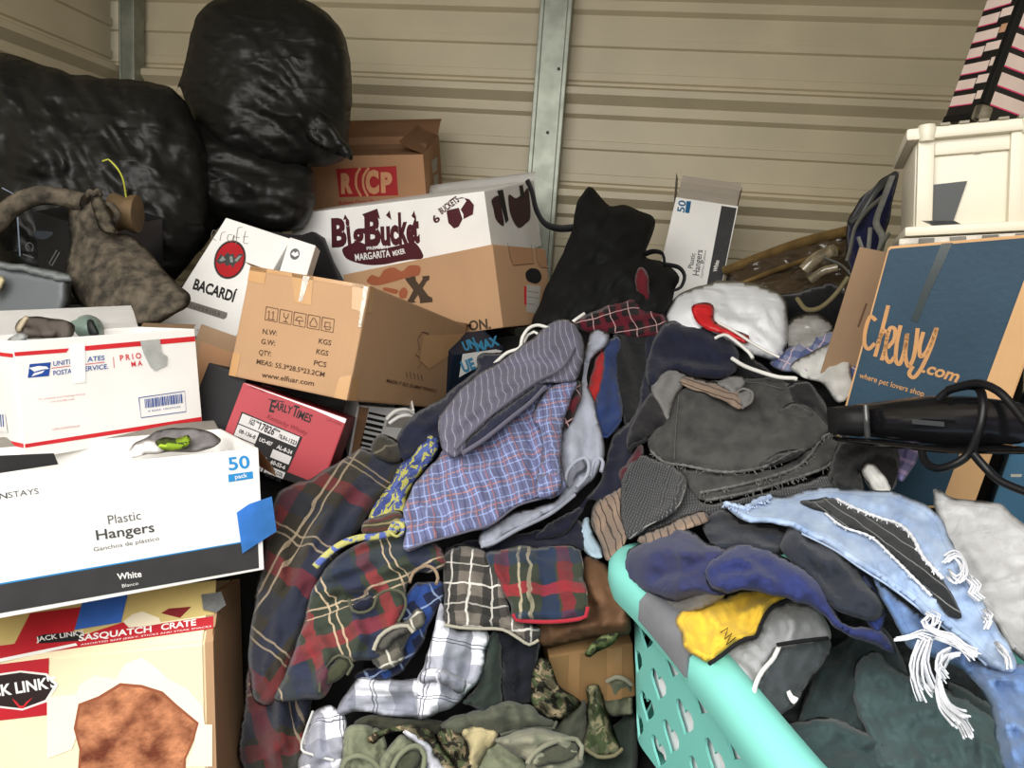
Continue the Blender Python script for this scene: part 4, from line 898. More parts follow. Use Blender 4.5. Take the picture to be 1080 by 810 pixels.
# ------------------------------------------------------------------ right back corner: wrapped frame, chair, bags
wrap = plastic_bag('brown_wrap', (70, 58, 44), .22, 1, .6, .8, 14.)
fr = empty('wrapped_frame', Matrix.Translation(P(830, 300, 2.3)), 'gilt edged frame wrapped in crumpled plastic, between hanger carton and folded chair', 'picture frame')
cloth('plastic_wrap', [(768, 284), (790, 272), (830, 258), (880, 246), (905, 250), (900, 285), (885, 320), (850, 335), (820, 320), (770, 310)], wrap, zc=[(768, 290, 2.5), (890, 250, 2.2), (890, 320, 2.1), (780, 315, 2.4)], T=.03, R=14, wr=.02, ws=14, auto=(-20, 12, 4, .012), parent=fr)
gilt = mottled('gilt_frame', (150, 122, 76), .2, 20., .3, .5, .5)
tube('gilt_bar', [P(764, 286, 2.5), P(800, 272, 2.42), P(845, 256, 2.3), P(893, 244, 2.17)], .016, gilt, fr, sides=10)
tube('gilt_bar', [P(775, 302, 2.42), P(810, 288, 2.35), P(850, 274, 2.22), P(885, 262, 2.14)], .008, gilt, fr, sides=8)
tube('highlight_tube', [P(848, 285, 2.12), P(862, 272, 2.1), P(880, 264, 2.06)], .018, mottled('highlight_film', (150, 136, 110), .3, 40., .1, 0, .9), fr, sides=10)  # glossy tubes added to stand for silver highlights on the wrap
tube('highlight_tube', [P(855, 296, 2.1), P(868, 286, 2.08), P(884, 282, 2.06)], .012, MATS['highlight_film'], fr, sides=10)
cd = mottled('grey_webbing', (112, 112, 104), .12, 60., .6)
fc = tag(cloth('folding_chair', [(893, 236), (905, 214), (920, 198), (938, 184), (948, 182), (944, 205), (936, 240), (922, 290), (906, 300), (893, 278)], woven('chair_blue', (32, 34, 68), (), .2), zc=[(893, 240, 1.98), (945, 185, 1.93), (910, 295, 1.9), (935, 230, 1.9)], T=.05, R=14, wr=.012, ws=16, auto=(70, 6, 4, .014)),
        'dark blue folded camp chair with grey straps, behind the ivory bin', 'folding chair')
for nm, pp, r_ in (('strap', [(931, 208, 1.84), (915, 222, 1.83), (902, 240, 1.82), (897, 262, 1.82), (893, 276, 1.82)], .010), ('strap', [(941, 186, 1.84), (930, 215, 1.82), (924, 235, 1.8), (931, 252, 1.79), (920, 290, 1.78), (917, 310, 1.78)], .008),
                   ('strap', [(869, 272, 1.95), (888, 280, 1.86), (900, 292, 1.8), (912, 296, 1.78), (928, 262, 1.77), (938, 246, 1.77)], .006), ('strap', [(905, 250, 1.82), (914, 270, 1.81), (918, 240, 1.81)], .005),
                   ('frame_tube', [(944, 184, 1.9), (925, 200, 1.88), (908, 226, 1.88), (896, 236, 1.88)], .009)):
    tube(nm, [P(*p) for p in pp], r_, cd if nm == 'strap' else mottled('steel_tube', (96, 98, 98), .1, 20., .35, .7), fc, flat=.45 if nm == 'strap' else 1.)
t = tube('cable', [P(841, 315, 1.95), P(850, 326, 1.9), P(864, 325, 1.86), P(880, 312, 1.82), P(895, 292, 1.8)], .006, mottled('olive_cable', (120, 110, 80), .1, 30., .6)); tag(t, 'olive brown cable loop hanging below the folded chair straps', 'cable')
dkc = woven('black_cotton', (26, 26, 28), (), .25)
tag(cloth('black_jacket', [(770, 300), (830, 310), (880, 300), (905, 330), (895, 350), (840, 345), (780, 340)], dkc, zc=[(770, 300, 2.3), (900, 330, 1.96), (840, 345, 2.1)], T=.04, R=20, wr=.02, ws=25, auto=(10, 5, 8, .012)), 'black jacket in the shadow behind the white plastic bag', 'jacket')

blkp = mottled('black_nylon', (19, 19, 20), .2, 12., .8, 0, .2, .3, 60.)
bp = tag(cloth('backpack', [(562, 345), (570, 318), (582, 290), (596, 262), (604, 238), (609, 213), (621, 197), (630, 204), (643, 217), (659, 216), (678, 224), (691, 232), (686, 255), (681, 270), (701, 277), (716, 292), (712, 306), (701, 332), (673, 334), (623, 336), (596, 345)], blkp, zc=[(565, 340, 2.0), (620, 200, 2.35), (690, 235, 2.35), (710, 300, 2.1), (640, 330, 2.0)], T=.1, R=38, back=.8, wr=.02, ws=28, cr=.035,
    folds=[([(604, 250), (640, 225), (685, 232)], 7, .02), ([(590, 290), (640, 280), (680, 268)], 8, -.03), ([(610, 300), (650, 280), (676, 300)], 9, .022), ([(640, 240), (655, 260), (650, 290)], 10, .015)], auto=(-50, 8, 7, .012)),
    'black backpack slumped in front of the back wall post', 'backpack')
tube('shoulder_strap', [P(556, 190, 2.36), P(561, 202, 2.36), P(566, 222, 2.35), P(575, 236, 2.34), P(590, 241, 2.32), P(606, 240, 2.3)], .012, plain('black_strap', (24, 24, 26)), bp, flat=.4)
tube('carry_handle', [P(680, 268, 2.2), P(690, 265, 2.15), P(699, 268, 2.12), P(701, 280, 2.1)], .008, plain('black_strap', (24, 24, 26)), bp, flat=.5)
tube('carry_handle', [P(702, 279, 2.1), P(716, 282, 2.07), P(722, 291, 2.06), P(718, 303, 2.06), P(708, 307, 2.06)], .008, plain('black_strap', (24, 24, 26)), bp, flat=.5)
cloth('red_panel', [(673, 282), (681, 285), (685, 298), (686, 318), (676, 322), (670, 300)], woven('dark_red_nylon', (92, 26, 34), ()), zc=1.975, T=.012, R=5, parent=bp)

wplas = plastic_bag('white_carrier', (222, 224, 226), .5, 1, .35, .5, 10.)
wb = tag(cloth('carrier_bag', [(701, 332), (708, 318), (722, 306), (740, 301), (760, 297), (780, 297), (804, 301), (826, 313), (831, 340), (828, 372), (815, 380), (790, 372), (765, 360), (740, 352), (712, 350)], wplas, zc=[(705, 330, 2.02), (780, 300, 2.12), (828, 320, 2.0), (820, 378, 1.86), (740, 350, 1.92)], T=.06, R=24, wr=.014, ws=16, cr=.02,
    folds=[([(722, 312), (735, 330), (740, 350)], 5, .012), ([(754, 330), (790, 345), (825, 372)], 5, .014), ([(760, 300), (770, 320), (790, 345)], 6, -.01), ([(800, 304), (805, 330), (812, 360)], 6, .01)], auto=(40, 8, 5, .007)),
    'white plastic carrier bag with red print, below the tall hanger carton', 'carrier bag')
redp = plastic_bag('red_film', (190, 36, 40), .4, 1, .4, .5, 14.)
cloth('red_print', [(729, 324), (740, 320), (751, 321), (755, 338), (790, 354), (787, 361), (762, 353), (745, 347), (734, 338)], redp, zc=[(729, 324, 1.93), (751, 322, 1.94), (790, 356, 1.85), (745, 345, 1.87)], T=.012, R=5, wr=.008, ws=8, parent=wb)
tag(cloth('carrier_bag', [(826, 345), (835, 336), (850, 331), (865, 332), (878, 343), (872, 358), (855, 368), (832, 370)], plastic_bag('milky_film', (150, 148, 144), .25, 1, .5, .7, 16.), T=.03, R=14, lift=.02, wr=.014, ws=10), 'cloudy grey plastic bag right of the white carrier bag', 'carrier bag')
hw = plain('white_plastic', (226, 224, 218), .4)
def hanger(lab, pp, r_=.0042):
    return tag(tube('white_hanger', [P(*p) for p in pp], r_, hw), lab, 'hanger', 'white plastic hangers')
hanger('white hanger bar poking up beside the collar of the grey purple shirt', [(600, 343, 1.80), (606, 338, 1.80), (616, 331, 1.82)])
hanger('white hanger with its hook curling up left of the grey purple shirt collar', [(520, 385, 1.72), (535, 372, 1.74), (548, 367, 1.74), (551, 356, 1.75), (558, 346, 1.76), (568, 343, 1.77), (578, 346, 1.77)])
hanger('second white hook beside the grey purple shirt collar', [(552, 362, 1.76), (557, 353, 1.77), (563, 350, 1.77), (567, 352, 1.77)], .0036)
hanger('long white hanger bar above the faded black denim shorts', [(772, 378, 1.80), (785, 386, 1.77), (804, 393, 1.74), (822, 398, 1.72), (838, 399, 1.71), (840, 400, 1.71)], .005)
hanger('white hanger shoulder in front of the white carrier bag', [(754, 357, 1.84), (764, 353, 1.83), (776, 360, 1.81), (790, 372, 1.79), (794, 378, 1.78)])
hanger('white hanger arm leaning on the white carrier bag', [(757, 340, 1.86), (775, 350, 1.85), (800, 366, 1.81), (822, 377, 1.79)], .0035)
pl_blue = [(0, .055, .0, .016, (70, 84, 130), .8), (1, .055, .01, .016, (70, 84, 130), .7), (0, .055, .03, .003, (220, 190, 200), .8), (1, .055, .04, .003, (220, 190, 200), .7)]
m_pb = woven('blue_white_plaid', (138, 144, 172), pl_blue)
tag(cloth('plaid_shirt', [(811, 384), (822, 372), (838, 362), (862, 352), (886, 346), (900, 356), (908, 380), (908, 405), (902, 428), (890, 415), (880, 400), (850, 395), (830, 392)], m_pb, T=.02, R=9, lift=.03, ang=25, wr=.014, ws=12, auto=(60, 6, 4, .008)), 'pale blue plaid shirt bunched around the white shirt near the blue carton', 'shirt')
tag(cloth('white_shirt', [(833, 388), (840, 380), (853, 373), (870, 364), (886, 359), (892, 372), (898, 392), (899, 415), (884, 424), (874, 412), (862, 402), (846, 398)], woven('soft_white_cotton', (212, 212, 208), (), .06), T=.02, R=9, lift=.06, wr=.008, ws=14, folds=[([(845, 395), (870, 390), (890, 375)], 4, -.008), ([(850, 385), (868, 378), (884, 366)], 4, .006), ([(864, 400), (880, 402), (894, 400)], 4, .006)], auto=(70, 6, 3, .006)), 'crumpled white shirt beside the white carrier bag, over the pale plaid shirt', 'shirt')

# ------------------------------------------------------------------ the clothes, back to front
navy = woven('navy_cotton', (30, 32, 50), (), .2); navy2 = woven('navy_knit', (34, 36, 54), (), .18, .95, 500.); black = woven('black_twill', (28, 28, 30), (), .25)
heather = woven('heather_grey', (164, 168, 182), (), .1, .95, 1400.); greyc = woven('plain_grey', (128, 126, 124), (), .12)
redbk = woven('red_black_plaid', (30, 22, 24), [(0, .05, 0, .014, (92, 24, 36), .8), (1, .05, 0, .014, (92, 24, 36), .7), (0, .05, .03, .0025, (200, 160, 160), .7), (1, .05, .03, .0025, (200, 160, 160), .7)])
tag(cloth('flannel_shirt', [(604, 338), (618, 332), (633, 325), (655, 316), (669, 313), (690, 322), (705, 338), (706, 352), (690, 356), (665, 356), (640, 350), (620, 352)], redbk, lift=.05, ang=-14, T=.03, R=10, wr=.012, ws=16, auto=(-15, 5, 5, .01)), 'black flannel shirt with thin red and white plaid, under the black backpack', 'shirt')
tag(cloth('black_trousers', [(650, 350), (684, 352), (690, 380), (676, 430), (662, 452), (650, 428), (646, 390)], black, lift=.04, ang=80, T=.025, R=9, auto=(80, 5, 5, .009)), 'black trousers hanging between the blue shirt and the long navy garment', 'trousers')
tag(cloth('denim_shirt', [(636, 364), (646, 356), (655, 354), (653, 395), (656, 443), (638, 463), (624, 452), (626, 423), (636, 387)], woven('dark_blue_denim', (40, 58, 106), (), .2), lift=.06, ang=80, T=.022, R=8, folds=[([(640, 370), (637, 410), (634, 450)], 4, .009), ([(650, 365), (648, 420)], 4, -.006)]), 'dark blue denim shirt hanging right of the red shirt', 'shirt')
dt = [o for o in COL.objects if o.name == 'denim_shirt'][0]
seam('sleeve_hem', [(625, 451), (632, 458), (640, 461), (655, 443)], .004, woven('dark_blue_denim', (40, 58, 106), ()), dt, .085)
tag(cloth('red_shirt', [(621, 402), (627, 382), (635, 369), (641, 366), (640, 385), (632, 415), (625, 432), (619, 420)], woven('bright_red_cotton', (178, 40, 42), (), .12), lift=.062, T=.015, R=6), 'sliver of a bright red shirt beside the heather grey sweatshirt', 'shirt')
ng = tag(cloth('navy_trousers', [(683, 350), (708, 360), (700, 400), (690, 425), (676, 470), (664, 515), (652, 537), (640, 534), (622, 528), (610, 545), (596, 563), (565, 568), (580, 550), (612, 532), (630, 510), (640, 480), (648, 458), (662, 445), (674, 425)], navy, lift=.05, ang=75, T=.022, R=9, folds=[([(690, 365), (672, 440), (650, 520)], 5, .01), ([(700, 380), (684, 440), (665, 500)], 5, -.008), ([(620, 528), (640, 540), (652, 536)], 4, .01)]), 'long navy trousers running down beside the heather grey sweatshirt', 'trousers')
tag(cloth('navy_trousers', [(470, 577), (500, 568), (545, 562), (590, 552), (612, 548), (616, 578), (590, 588), (540, 590), (500, 592), (474, 590)], navy, lift=.03, ang=0, T=.016, R=8, auto=(0, 4, 5, .007)), 'dark navy trousers lying across just below the checked blue shirt', 'trousers')
tag(cloth('maroon_shirt', [(652, 500), (662, 484), (676, 468), (678, 482), (664, 506), (656, 512)], woven('maroon_cotton', (84, 30, 42), ()), lift=.07, T=.012, R=6), 'sliver of maroon cloth between navy trousers and dotted grey shorts', 'shirt')
bt = tag(cloth('black_shirt', [(688, 412), (698, 420), (704, 440), (690, 456), (674, 466), (665, 478), (660, 462), (672, 436)], woven('black_knit', (30, 29, 33), (), .2), lift=.085, T=.02, R=8, folds=[([(690, 420), (680, 450), (668, 470)], 4, .008)], auto=(60, 3, 4, .008)), 'black knit shirt with open cuff right of the long navy trousers', 'shirt')
seam('cuff', [(663, 476), (668, 470), (676, 467), (682, 463)], .006, MATS['black_knit'], bt, .112)
tag(cloth('grey_shirt', [(687, 412), (692, 400), (702, 392), (716, 390), (726, 396), (716, 412), (708, 430), (703, 443), (697, 430)], greyc, lift=.1, T=.012, R=6, ang=60, folds=[([(710, 394), (703, 420)], 4, -.006)]), 'plain grey cloth fold showing beneath the navy sweater', 'shirt')
ns_ = tag(cloth('navy_sweater', [(680, 392), (688, 362), (697, 344), (712, 338), (728, 342), (742, 338), (760, 348), (776, 362), (780, 382), (768, 398), (750, 400), (733, 398), (713, 391), (700, 397), (688, 410)], navy2, lift=.085, ang=10, T=.045, R=16, wr=.01, ws=24, folds=[([(697, 350), (730, 352), (765, 370)], 7, .014), ([(690, 375), (730, 380), (775, 384)], 7, -.012), ([(742, 340), (748, 360), (746, 380)], 6, .01), ([(700, 390), (740, 392), (770, 392)], 5, .012)]), 'navy sweater in a soft heap above the black denim shorts', 'sweater')
tag(cloth('black_vest', [(775, 350), (790, 372), (820, 395), (845, 400), (842, 415), (812, 412), (785, 402), (772, 390), (768, 365)], black, lift=.03, T=.02, R=10, auto=(25, 4, 5, .008)), 'black vest lying under the long white hanger bar', 'vest')

pin = woven('tan_pinstripe', (146, 126, 110), [(1, .012, 0, .0022, (48, 40, 38), .85)])
pj = woven('dark_pinstripe', (112, 100, 92), [(1, .010, 0, .0022, (40, 36, 36), .85)])
cord = woven('charcoal_denim', (46, 46, 46), (), .22, .9, 900., (82, 82, 79))
bs = tag(cloth('denim_shorts', [(684, 474), (686, 452), (700, 436), (712, 414), (740, 402), (790, 398), (822, 400), (842, 412), (860, 432), (876, 450), (868, 462), (848, 478), (828, 489), (800, 495), (762, 498), (722, 491), (700, 486)], cord, lift=.07, ang=-4, T=.02, R=7, wr=.007, ws=34,
    folds=[([(716, 415), (714, 450), (712, 484)], 2.5, .005), ([(720, 465), (770, 468), (840, 462)], 5, .008), ([(730, 478), (780, 474), (836, 470)], 4, -.007), ([(740, 430), (780, 428), (820, 440)], 6, -.008), ([(820, 436), (850, 440), (878, 456)], 4, .008), ([(800, 405), (806, 430), (818, 445)], 5, .008)], auto=(-5, 6, 5, .006)), 'faded black denim shorts with frayed hems, centre right of the pile', 'shorts')
cloth('lower_leg', [(716, 492), (745, 496), (800, 497), (836, 484), (856, 468), (870, 452), (882, 452), (888, 466), (884, 482), (868, 494), (845, 504), (795, 519), (765, 526), (740, 528), (728, 516)], cord, lift=.045, ang=-10, T=.02, R=7, wr=.006, ws=20, folds=[([(740, 512), (800, 505), (856, 484)], 5, -.012), ([(745, 500), (800, 500), (840, 490)], 4, .006)], parent=bs)
fray = mottled('frayed_threads', (150, 150, 148), .2, 60., .95); frayd = mottled('dark_frayed_threads', (112, 112, 110), .2, 60., .95)
def frayed(nm, px, lift, m, parent, r_=.0028, n=40, seed=1, L=6., zc=None):
    rr = random.Random(seed); C = catmull(px, False, 2.); bm = bmesh.new()
    tube_bm(bm, surf(np.array(C), lift, zc), lambda u: r_*(.7+.5*abs(math.sin(u*61))), sides=6, step=.008)
    for i in range(n):
        k = rr.randrange(len(C)-1); c = C[k]; tdir = C[min(k+1, len(C)-1)]-C[max(k-1, 0)]; tdir = tdir/(np.linalg.norm(tdir)+1e-9); nn = np.array([-tdir[1], tdir[0]])*rr.choice((1, 1, 1, -.7))
        e = c+nn*L*rr.uniform(.4, 1)+tdir*rr.uniform(-4, 4)
        mid = (c+e)/2+np.array([rr.uniform(-1, 1), rr.uniform(-1, 1)])
        tube_bm(bm, surf(np.array([c, mid, e]), lift+.001, zc), r_*.32, sides=4, step=.006)
    return obj(nm, bm, m, parent, True)
frayed('frayed_hem', [(686, 475), (700, 487), (722, 491), (766, 498), (807, 492), (835, 478), (847, 475)], .088, frayd, bs, n=50, seed=2)
frayed('frayed_hem', [(738, 520), (790, 509), (838, 494), (856, 478), (868, 461), (884, 455)], .07, frayd, bs, n=50, seed=3)
frayed('frayed_hem', [(744, 528), (790, 519), (840, 504), (872, 492), (886, 476), (886, 458)], .056, frayd, bs, n=50, seed=4)
seam('side_seam', [(716, 416), (713, 450), (711, 484)], .0016, frayd, bs, .098); seam('stitch_line', [(738, 406), (790, 403), (826, 410)], .0012, frayd, bs, .094)
cloth('back_pocket', [(820, 434), (838, 425), (856, 434), (854, 442), (838, 440)], cord, lift=.092, ang=25, T=.008, R=4, parent=bs)
cloth('shaded_leg_opening', [(800, 490), (820, 478), (846, 474), (838, 483), (818, 491)], black, lift=.092, T=.003, R=4, wr=.002, parent=bs)  # black patch paints the shade inside the leg
tag(cloth('black_jeans', [(828, 408), (850, 402), (864, 416), (880, 446), (884, 458), (870, 446), (856, 430), (838, 424)], black, lift=.085, T=.018, R=8, auto=(45, 3, 4, .008)), 'black jeans corner with a belt loop above the denim shorts', 'jeans')
tag(cloth('black_trousers', [(868, 440), (884, 440), (900, 470), (912, 508), (905, 528), (885, 515), (872, 500), (888, 480), (884, 455)], black, lift=.05, T=.03, R=12, auto=(70, 4, 6, .009)), 'black trousers tucked between the denim shorts and the black appliance', 'trousers')
ts = tag(cloth('striped_shirt', [(716, 402), (724, 396), (742, 400), (758, 404), (776, 410), (790, 420), (782, 431), (767, 424), (743, 415), (728, 410)], pin, lift=.112, ang=20, T=.014, R=6, wr=.006, ws=12), 'tan striped shirt sleeve lying on the waistband of the denim shorts', 'shirt')
cloth('grey_cuff', [(757, 404), (772, 396), (785, 398), (786, 406), (778, 412), (792, 412), (794, 422), (786, 430), (776, 420), (768, 412)], greyc, lift=.125, ang=20, T=.014, R=5, folds=[([(770, 402), (782, 405)], 3, -.006)], parent=ts)
seam('cuff_edge', [(783, 430), (792, 424), (793, 414), (784, 410), (778, 413)], .005, greyc, ts, .136)

dot = woven('dotted_grey', (54, 55, 58), [(0, .0045, 0, .0014, (140, 142, 142), .6), (1, .0045, 0, .003, (50, 51, 54), .75)])
ds = tag(cloth('dotted_shorts', [(655, 510), (660, 494), (670, 480), (684, 480), (700, 486), (718, 496), (724, 512), (718, 532), (702, 546), (682, 556), (664, 569), (656, 552)], dot, lift=.075, ang=20, T=.016, R=7, wr=.006, ws=24, folds=[([(715, 500), (712, 525), (700, 545)], 4, .009), ([(680, 550), (670, 560), (665, 566)], 4, -.006)]), 'dark grey shorts with fine dots, below the left hem of the denim shorts', 'shorts')
cloth('lower_leg', [(716, 498), (730, 508), (742, 530), (790, 522), (850, 507), (884, 498), (908, 510), (900, 524), (850, 524), (790, 530), (745, 544), (700, 556), (672, 566), (690, 545), (712, 530)], dot, lift=.03, ang=-8, T=.014, R=7, auto=(-15, 4, 5, .008), parent=ds)
seam('hem_stitch', [(664, 568), (682, 555), (702, 545), (717, 531), (723, 512)], .002, fray, ds, .079)
tag(cloth('pinstripe_shirt', [(646, 518), (655, 512), (661, 540), (664, 560), (656, 576), (640, 592), (634, 575), (624, 548), (632, 524)], pin, lift=.055, ang=68, T=.016, R=7, folds=[([(648, 522), (645, 550), (648, 575)], 4, .008)]), 'tan pinstripe shirt sleeve hanging by the corner of the turquoise basket', 'shirt')
tag(cloth('pinstripe_shirt', [(672, 570), (682, 560), (696, 555), (722, 544), (742, 538), (748, 548), (720, 560), (695, 571), (684, 574)], pin, lift=.06, ang=68, T=.014, R=6), 'tan pinstripe strip running along the far rim of the turquoise basket', 'shirt')
tag(cloth('pale_blue_cloth', [(612, 554), (620, 546), (628, 565), (636, 588), (622, 588), (612, 572)], woven('pale_blue_cotton', (176, 200, 216), (), .05), lift=.03, T=.01, R=5), 'pale blue cloth corner left of the tan pinstripe sleeve', 'cloth')

# shirts on the hanger
ck = [(0, .017, 0, .0022, (146, 160, 206), .9), (0, .034, .008, .0020, (190, 128, 112), .9), (1, .017, 0, .0020, (150, 166, 210), .8), (1, .034, .0085, .0018, (186, 130, 116), .8), (0, .017, .0085, .003, (64, 68, 108), .5)]
m_ck = woven('blue_check', (108, 111, 146), ck, .08)
m_st = woven('grey_purple_stripe', (104, 102, 118), [(0, .014, 0, .0016, (164, 162, 176), .7), (0, .014, .007, .0025, (84, 80, 100), .45), (1, .022, 0, .002, (88, 86, 106), .4)], .1)
sw = tag(cloth('sweatshirt', [(610, 412), (616, 385), (618, 365), (622, 352), (630, 347), (643, 352), (641, 363), (624, 378), (619, 400), (628, 430), (638, 470), (636, 488), (626, 505), (607, 521), (587, 538), (560, 553), (540, 561), (513, 579), (505, 574), (508, 560), (545, 540), (585, 528), (592, 505), (590, 470), (598, 430)], heather, lift=.085, ang=70, T=.024, R=9, wr=.006, ws=26,
    folds=[([(614, 420), (622, 460), (612, 500)], 5, -.012), ([(600, 440), (606, 480), (598, 510)], 6, .010), ([(630, 440), (632, 480), (622, 500)], 4, .008), ([(515, 572), (560, 548), (600, 524)], 4, .008)]), 'heather grey sweatshirt hanging behind the checked blue shirt', 'sweatshirt')
cloth('shaded_sleeve_opening', [(597, 500), (604, 490), (614, 484), (618, 490), (610, 502), (600, 514)], woven('heather_shade', (112, 114, 124), ()), lift=.117, T=.004, R=4, parent=sw)  # darker heather paints the shaded inside of the sleeve
seam('cuff', [(596, 512), (598, 498), (607, 487), (617, 483), (621, 490), (619, 502), (608, 514)], .006, heather, sw, .118)
seam('cuff', [(622, 503), (626, 488), (632, 483), (636, 488), (634, 497)], .006, heather, sw, .108)
seam('bottom_hem', [(508, 576), (520, 573), (545, 559), (580, 542), (606, 522)], .006, heather, sw, .1)
tag(cloth('plaid_shirt', [(600, 405), (612, 400), (614, 416), (606, 436), (598, 452), (594, 440), (595, 420)], redbk, lift=.118, ang=60, T=.012, R=6), 'sliver of black shirt with red plaid between the checked sleeve and the heather sweatshirt', 'shirt')
nl = tag(cloth('navy_shirt', [(417, 467), (424, 452), (437, 437), (455, 426), (470, 417), (490, 400), (503, 389), (502, 377), (512, 372), (528, 372), (546, 377), (540, 392), (505, 420), (486, 440), (472, 466), (450, 478), (430, 486), (421, 482)], navy2, lift=.06, ang=-35, T=.028, R=10, wr=.008, ws=22, auto=(-38, 5, 5, .01), folds=[([(425, 470), (470, 435), (520, 390)], 5, .01)]), 'navy knit shirt sleeve running down left of the grey purple shirt', 'shirt')
hn = tag(cloth('checked_shirt', [(472, 472), (450, 495), (432, 520), (425, 535), (427, 560), (427, 580), (437, 581), (455, 572), (470, 568), (495, 561), (520, 553), (547, 534), (567, 527), (584, 524), (597, 513), (592, 480), (595, 430), (607, 405), (614, 375), (600, 370), (575, 395), (540, 430), (510, 450)], m_ck, lift=.12, ang=-17, T=.018, R=7, wr=.006, ws=34,
    folds=[([(445, 510), (480, 530), (500, 556)], 6, .006), ([(520, 460), (535, 500), (545, 530)], 5, -.007), ([(470, 490), (500, 500), (540, 490)], 8, .007), ([(555, 440), (562, 480), (563, 520)], 5, -.012), ([(430, 560), (480, 552), (540, 530)], 5, .005)], auto=(70, 6, 5, .005), bend=.4), 'blue checked shirt spread out on the front of the pile, centre', 'shirt')
cloth('sleeve', [(562, 438), (574, 414), (592, 402), (609, 402), (603, 420), (596, 442), (592, 475), (592, 505), (586, 517), (570, 520), (566, 500), (572, 480), (570, 455)], m_ck, lift=.145, ang=-10, T=.016, R=6, wr=.004, ws=22, folds=[([(585, 420), (580, 460), (580, 500)], 5, .009)], parent=hn)
cloth('cuff', [(568, 502), (580, 498), (592, 500), (593, 512), (583, 524), (568, 524)], m_ck, lift=.15, ang=-10, T=.014, R=5, parent=hn)
seam('shirt_hem', [(428, 580), (455, 571), (495, 560), (520, 552), (547, 533), (580, 524)], .003, m_st, hn, .135)
sc = tag(cloth('striped_shirt', [(462, 444), (468, 432), (477, 420), (492, 405), (507, 393), (522, 384), (537, 375), (552, 363), (567, 352), (585, 339), (598, 336), (608, 342), (615, 358), (616, 378), (609, 400), (592, 404), (574, 405), (560, 412), (545, 424), (528, 440), (507, 458), (482, 482), (470, 478), (463, 462)], m_st, lift=.165, ang=-8, T=.014, R=9, wr=.009, ws=30,
    folds=[([(475, 470), (520, 430), (565, 395)], 6, -.014), ([(490, 465), (530, 425), (575, 400)], 4, .012), ([(540, 380), (575, 370), (600, 350)], 7, .010), ([(520, 395), (560, 385), (600, 392)], 7, -.010), ([(600, 345), (610, 370), (604, 395)], 5, .012), ([(470, 430), (490, 435), (510, 420)], 6, .008)], auto=(-45, 6, 5, .007)), 'grey purple striped shirt folded over the top of the checked blue shirt', 'shirt')
cloth('shaded_neck_opening', [(492, 466), (505, 452), (530, 432), (552, 416), (572, 404), (570, 414), (548, 434), (522, 454), (500, 474)], woven('shirt_shadow', (40, 42, 62), ()), lift=.182, T=.004, R=4, wr=.003, parent=sc)  # dark patch paints the shade inside the neck
seam('collar', [(488, 478), (510, 464), (540, 440), (560, 424), (575, 408)], .007, m_st, sc, .185)
seam('collar', [(480, 474), (505, 448), (535, 424), (566, 402), (592, 388), (606, 366)], .006, m_st, sc, .196)

# ------------------------------------------------------------------ flannels at the front left
fl_s = [(0, .15, 0, .040, (36, 40, 58), .8), (0, .15, .052, .026, (112, 40, 44), .62), (1, .17, .02, .028, (108, 38, 42), .58), (1, .17, .072, .04, (36, 42, 56), .5),
        (0, .15, .105, .0038, (150, 134, 112), .75), (0, .15, .120, .0038, (150, 134, 112), .75), (1, .17, .136, .0035, (150, 134, 112), .7), (1, .17, .15, .0035, (150, 134, 112), .7)]
m_fl = woven('red_green_flannel', (50, 46, 38), fl_s, .12); m_fl2 = woven('bright_flannel', (56, 62, 52), [(a, p*.8, o_*.8, w*.8, tuple(min(255, int(x*1.22)) for x in c), min(1, s_*1.1)) for a, p, o_, w, c, s_ in fl_s], .1)
tag(cloth('flannel_shirt', [(255, 812), (258, 740), (266, 690), (285, 660), (320, 690), (330, 730), (322, 770), (316, 812)], woven('dim_flannel', (48, 46, 38), fl_s, .15), lift=.0, ang=72, T=.03, R=16, wr=.008, ws=34, folds=[([(290, 690), (296, 750), (290, 810)], 7, .02), ([(315, 700), (312, 760), (306, 810)], 5, -.012)]), 'dark flannel shirt tail hanging down beside the snack crate', 'shirt')
tag(cloth('flannel_shirt', [(286, 534), (292, 520), (310, 510), (332, 502), (356, 489), (380, 474), (406, 480), (428, 490), (418, 512), (400, 530), (378, 560), (352, 592), (334, 622), (322, 662), (304, 712), (290, 742), (268, 738), (262, 690), (268, 640), (276, 590)], m_fl, lift=.03, ang=32, T=.035, R=16, wr=.01, ws=40, bend=-.5,
    folds=[([(372, 505), (330, 570), (300, 660)], 7, .014), ([(345, 510), (310, 580), (285, 680)], 7, -.010), ([(395, 515), (360, 560), (330, 620)], 5, .014), ([(310, 520), (340, 530), (385, 505)], 7, .010), ([(300, 560), (296, 630), (285, 700)], 6, .010)], auto=(115, 5, 7, .008)), 'long dark red and green flannel shirt draped down right of the hanger carton', 'shirt')
lf = tag(cloth('flannel_shirt', [(330, 622), (345, 598), (366, 580), (395, 568), (430, 561), (462, 574), (470, 596), (455, 604), (440, 604), (430, 618), (428, 640), (418, 664), (405, 692), (380, 696), (360, 702), (342, 736), (315, 738), (290, 738), (302, 708), (318, 664)], m_fl2, lift=.075, ang=-22, T=.026, R=10, wr=.009, ws=28,
    folds=[([(345, 608), (395, 588), (450, 576)], 6, .012), ([(340, 640), (360, 628), (398, 630)], 6, -.018), ([(330, 660), (345, 690), (336, 730)], 6, .014), ([(372, 650), (380, 670), (372, 695)], 6, .014), ([(400, 600), (420, 594), (460, 590)], 5, .008)], auto=(-20, 5, 5, .008)), 'bright red, green and blue flannel shirt in folds below the drawstring', 'shirt')
seam('cuff', [(368, 632), (372, 644), (384, 646), (394, 640), (398, 628), (412, 622), (425, 626), (428, 640), (420, 656)], .0035, woven('olive_binding', (84, 84, 68), ()), lf, .108)
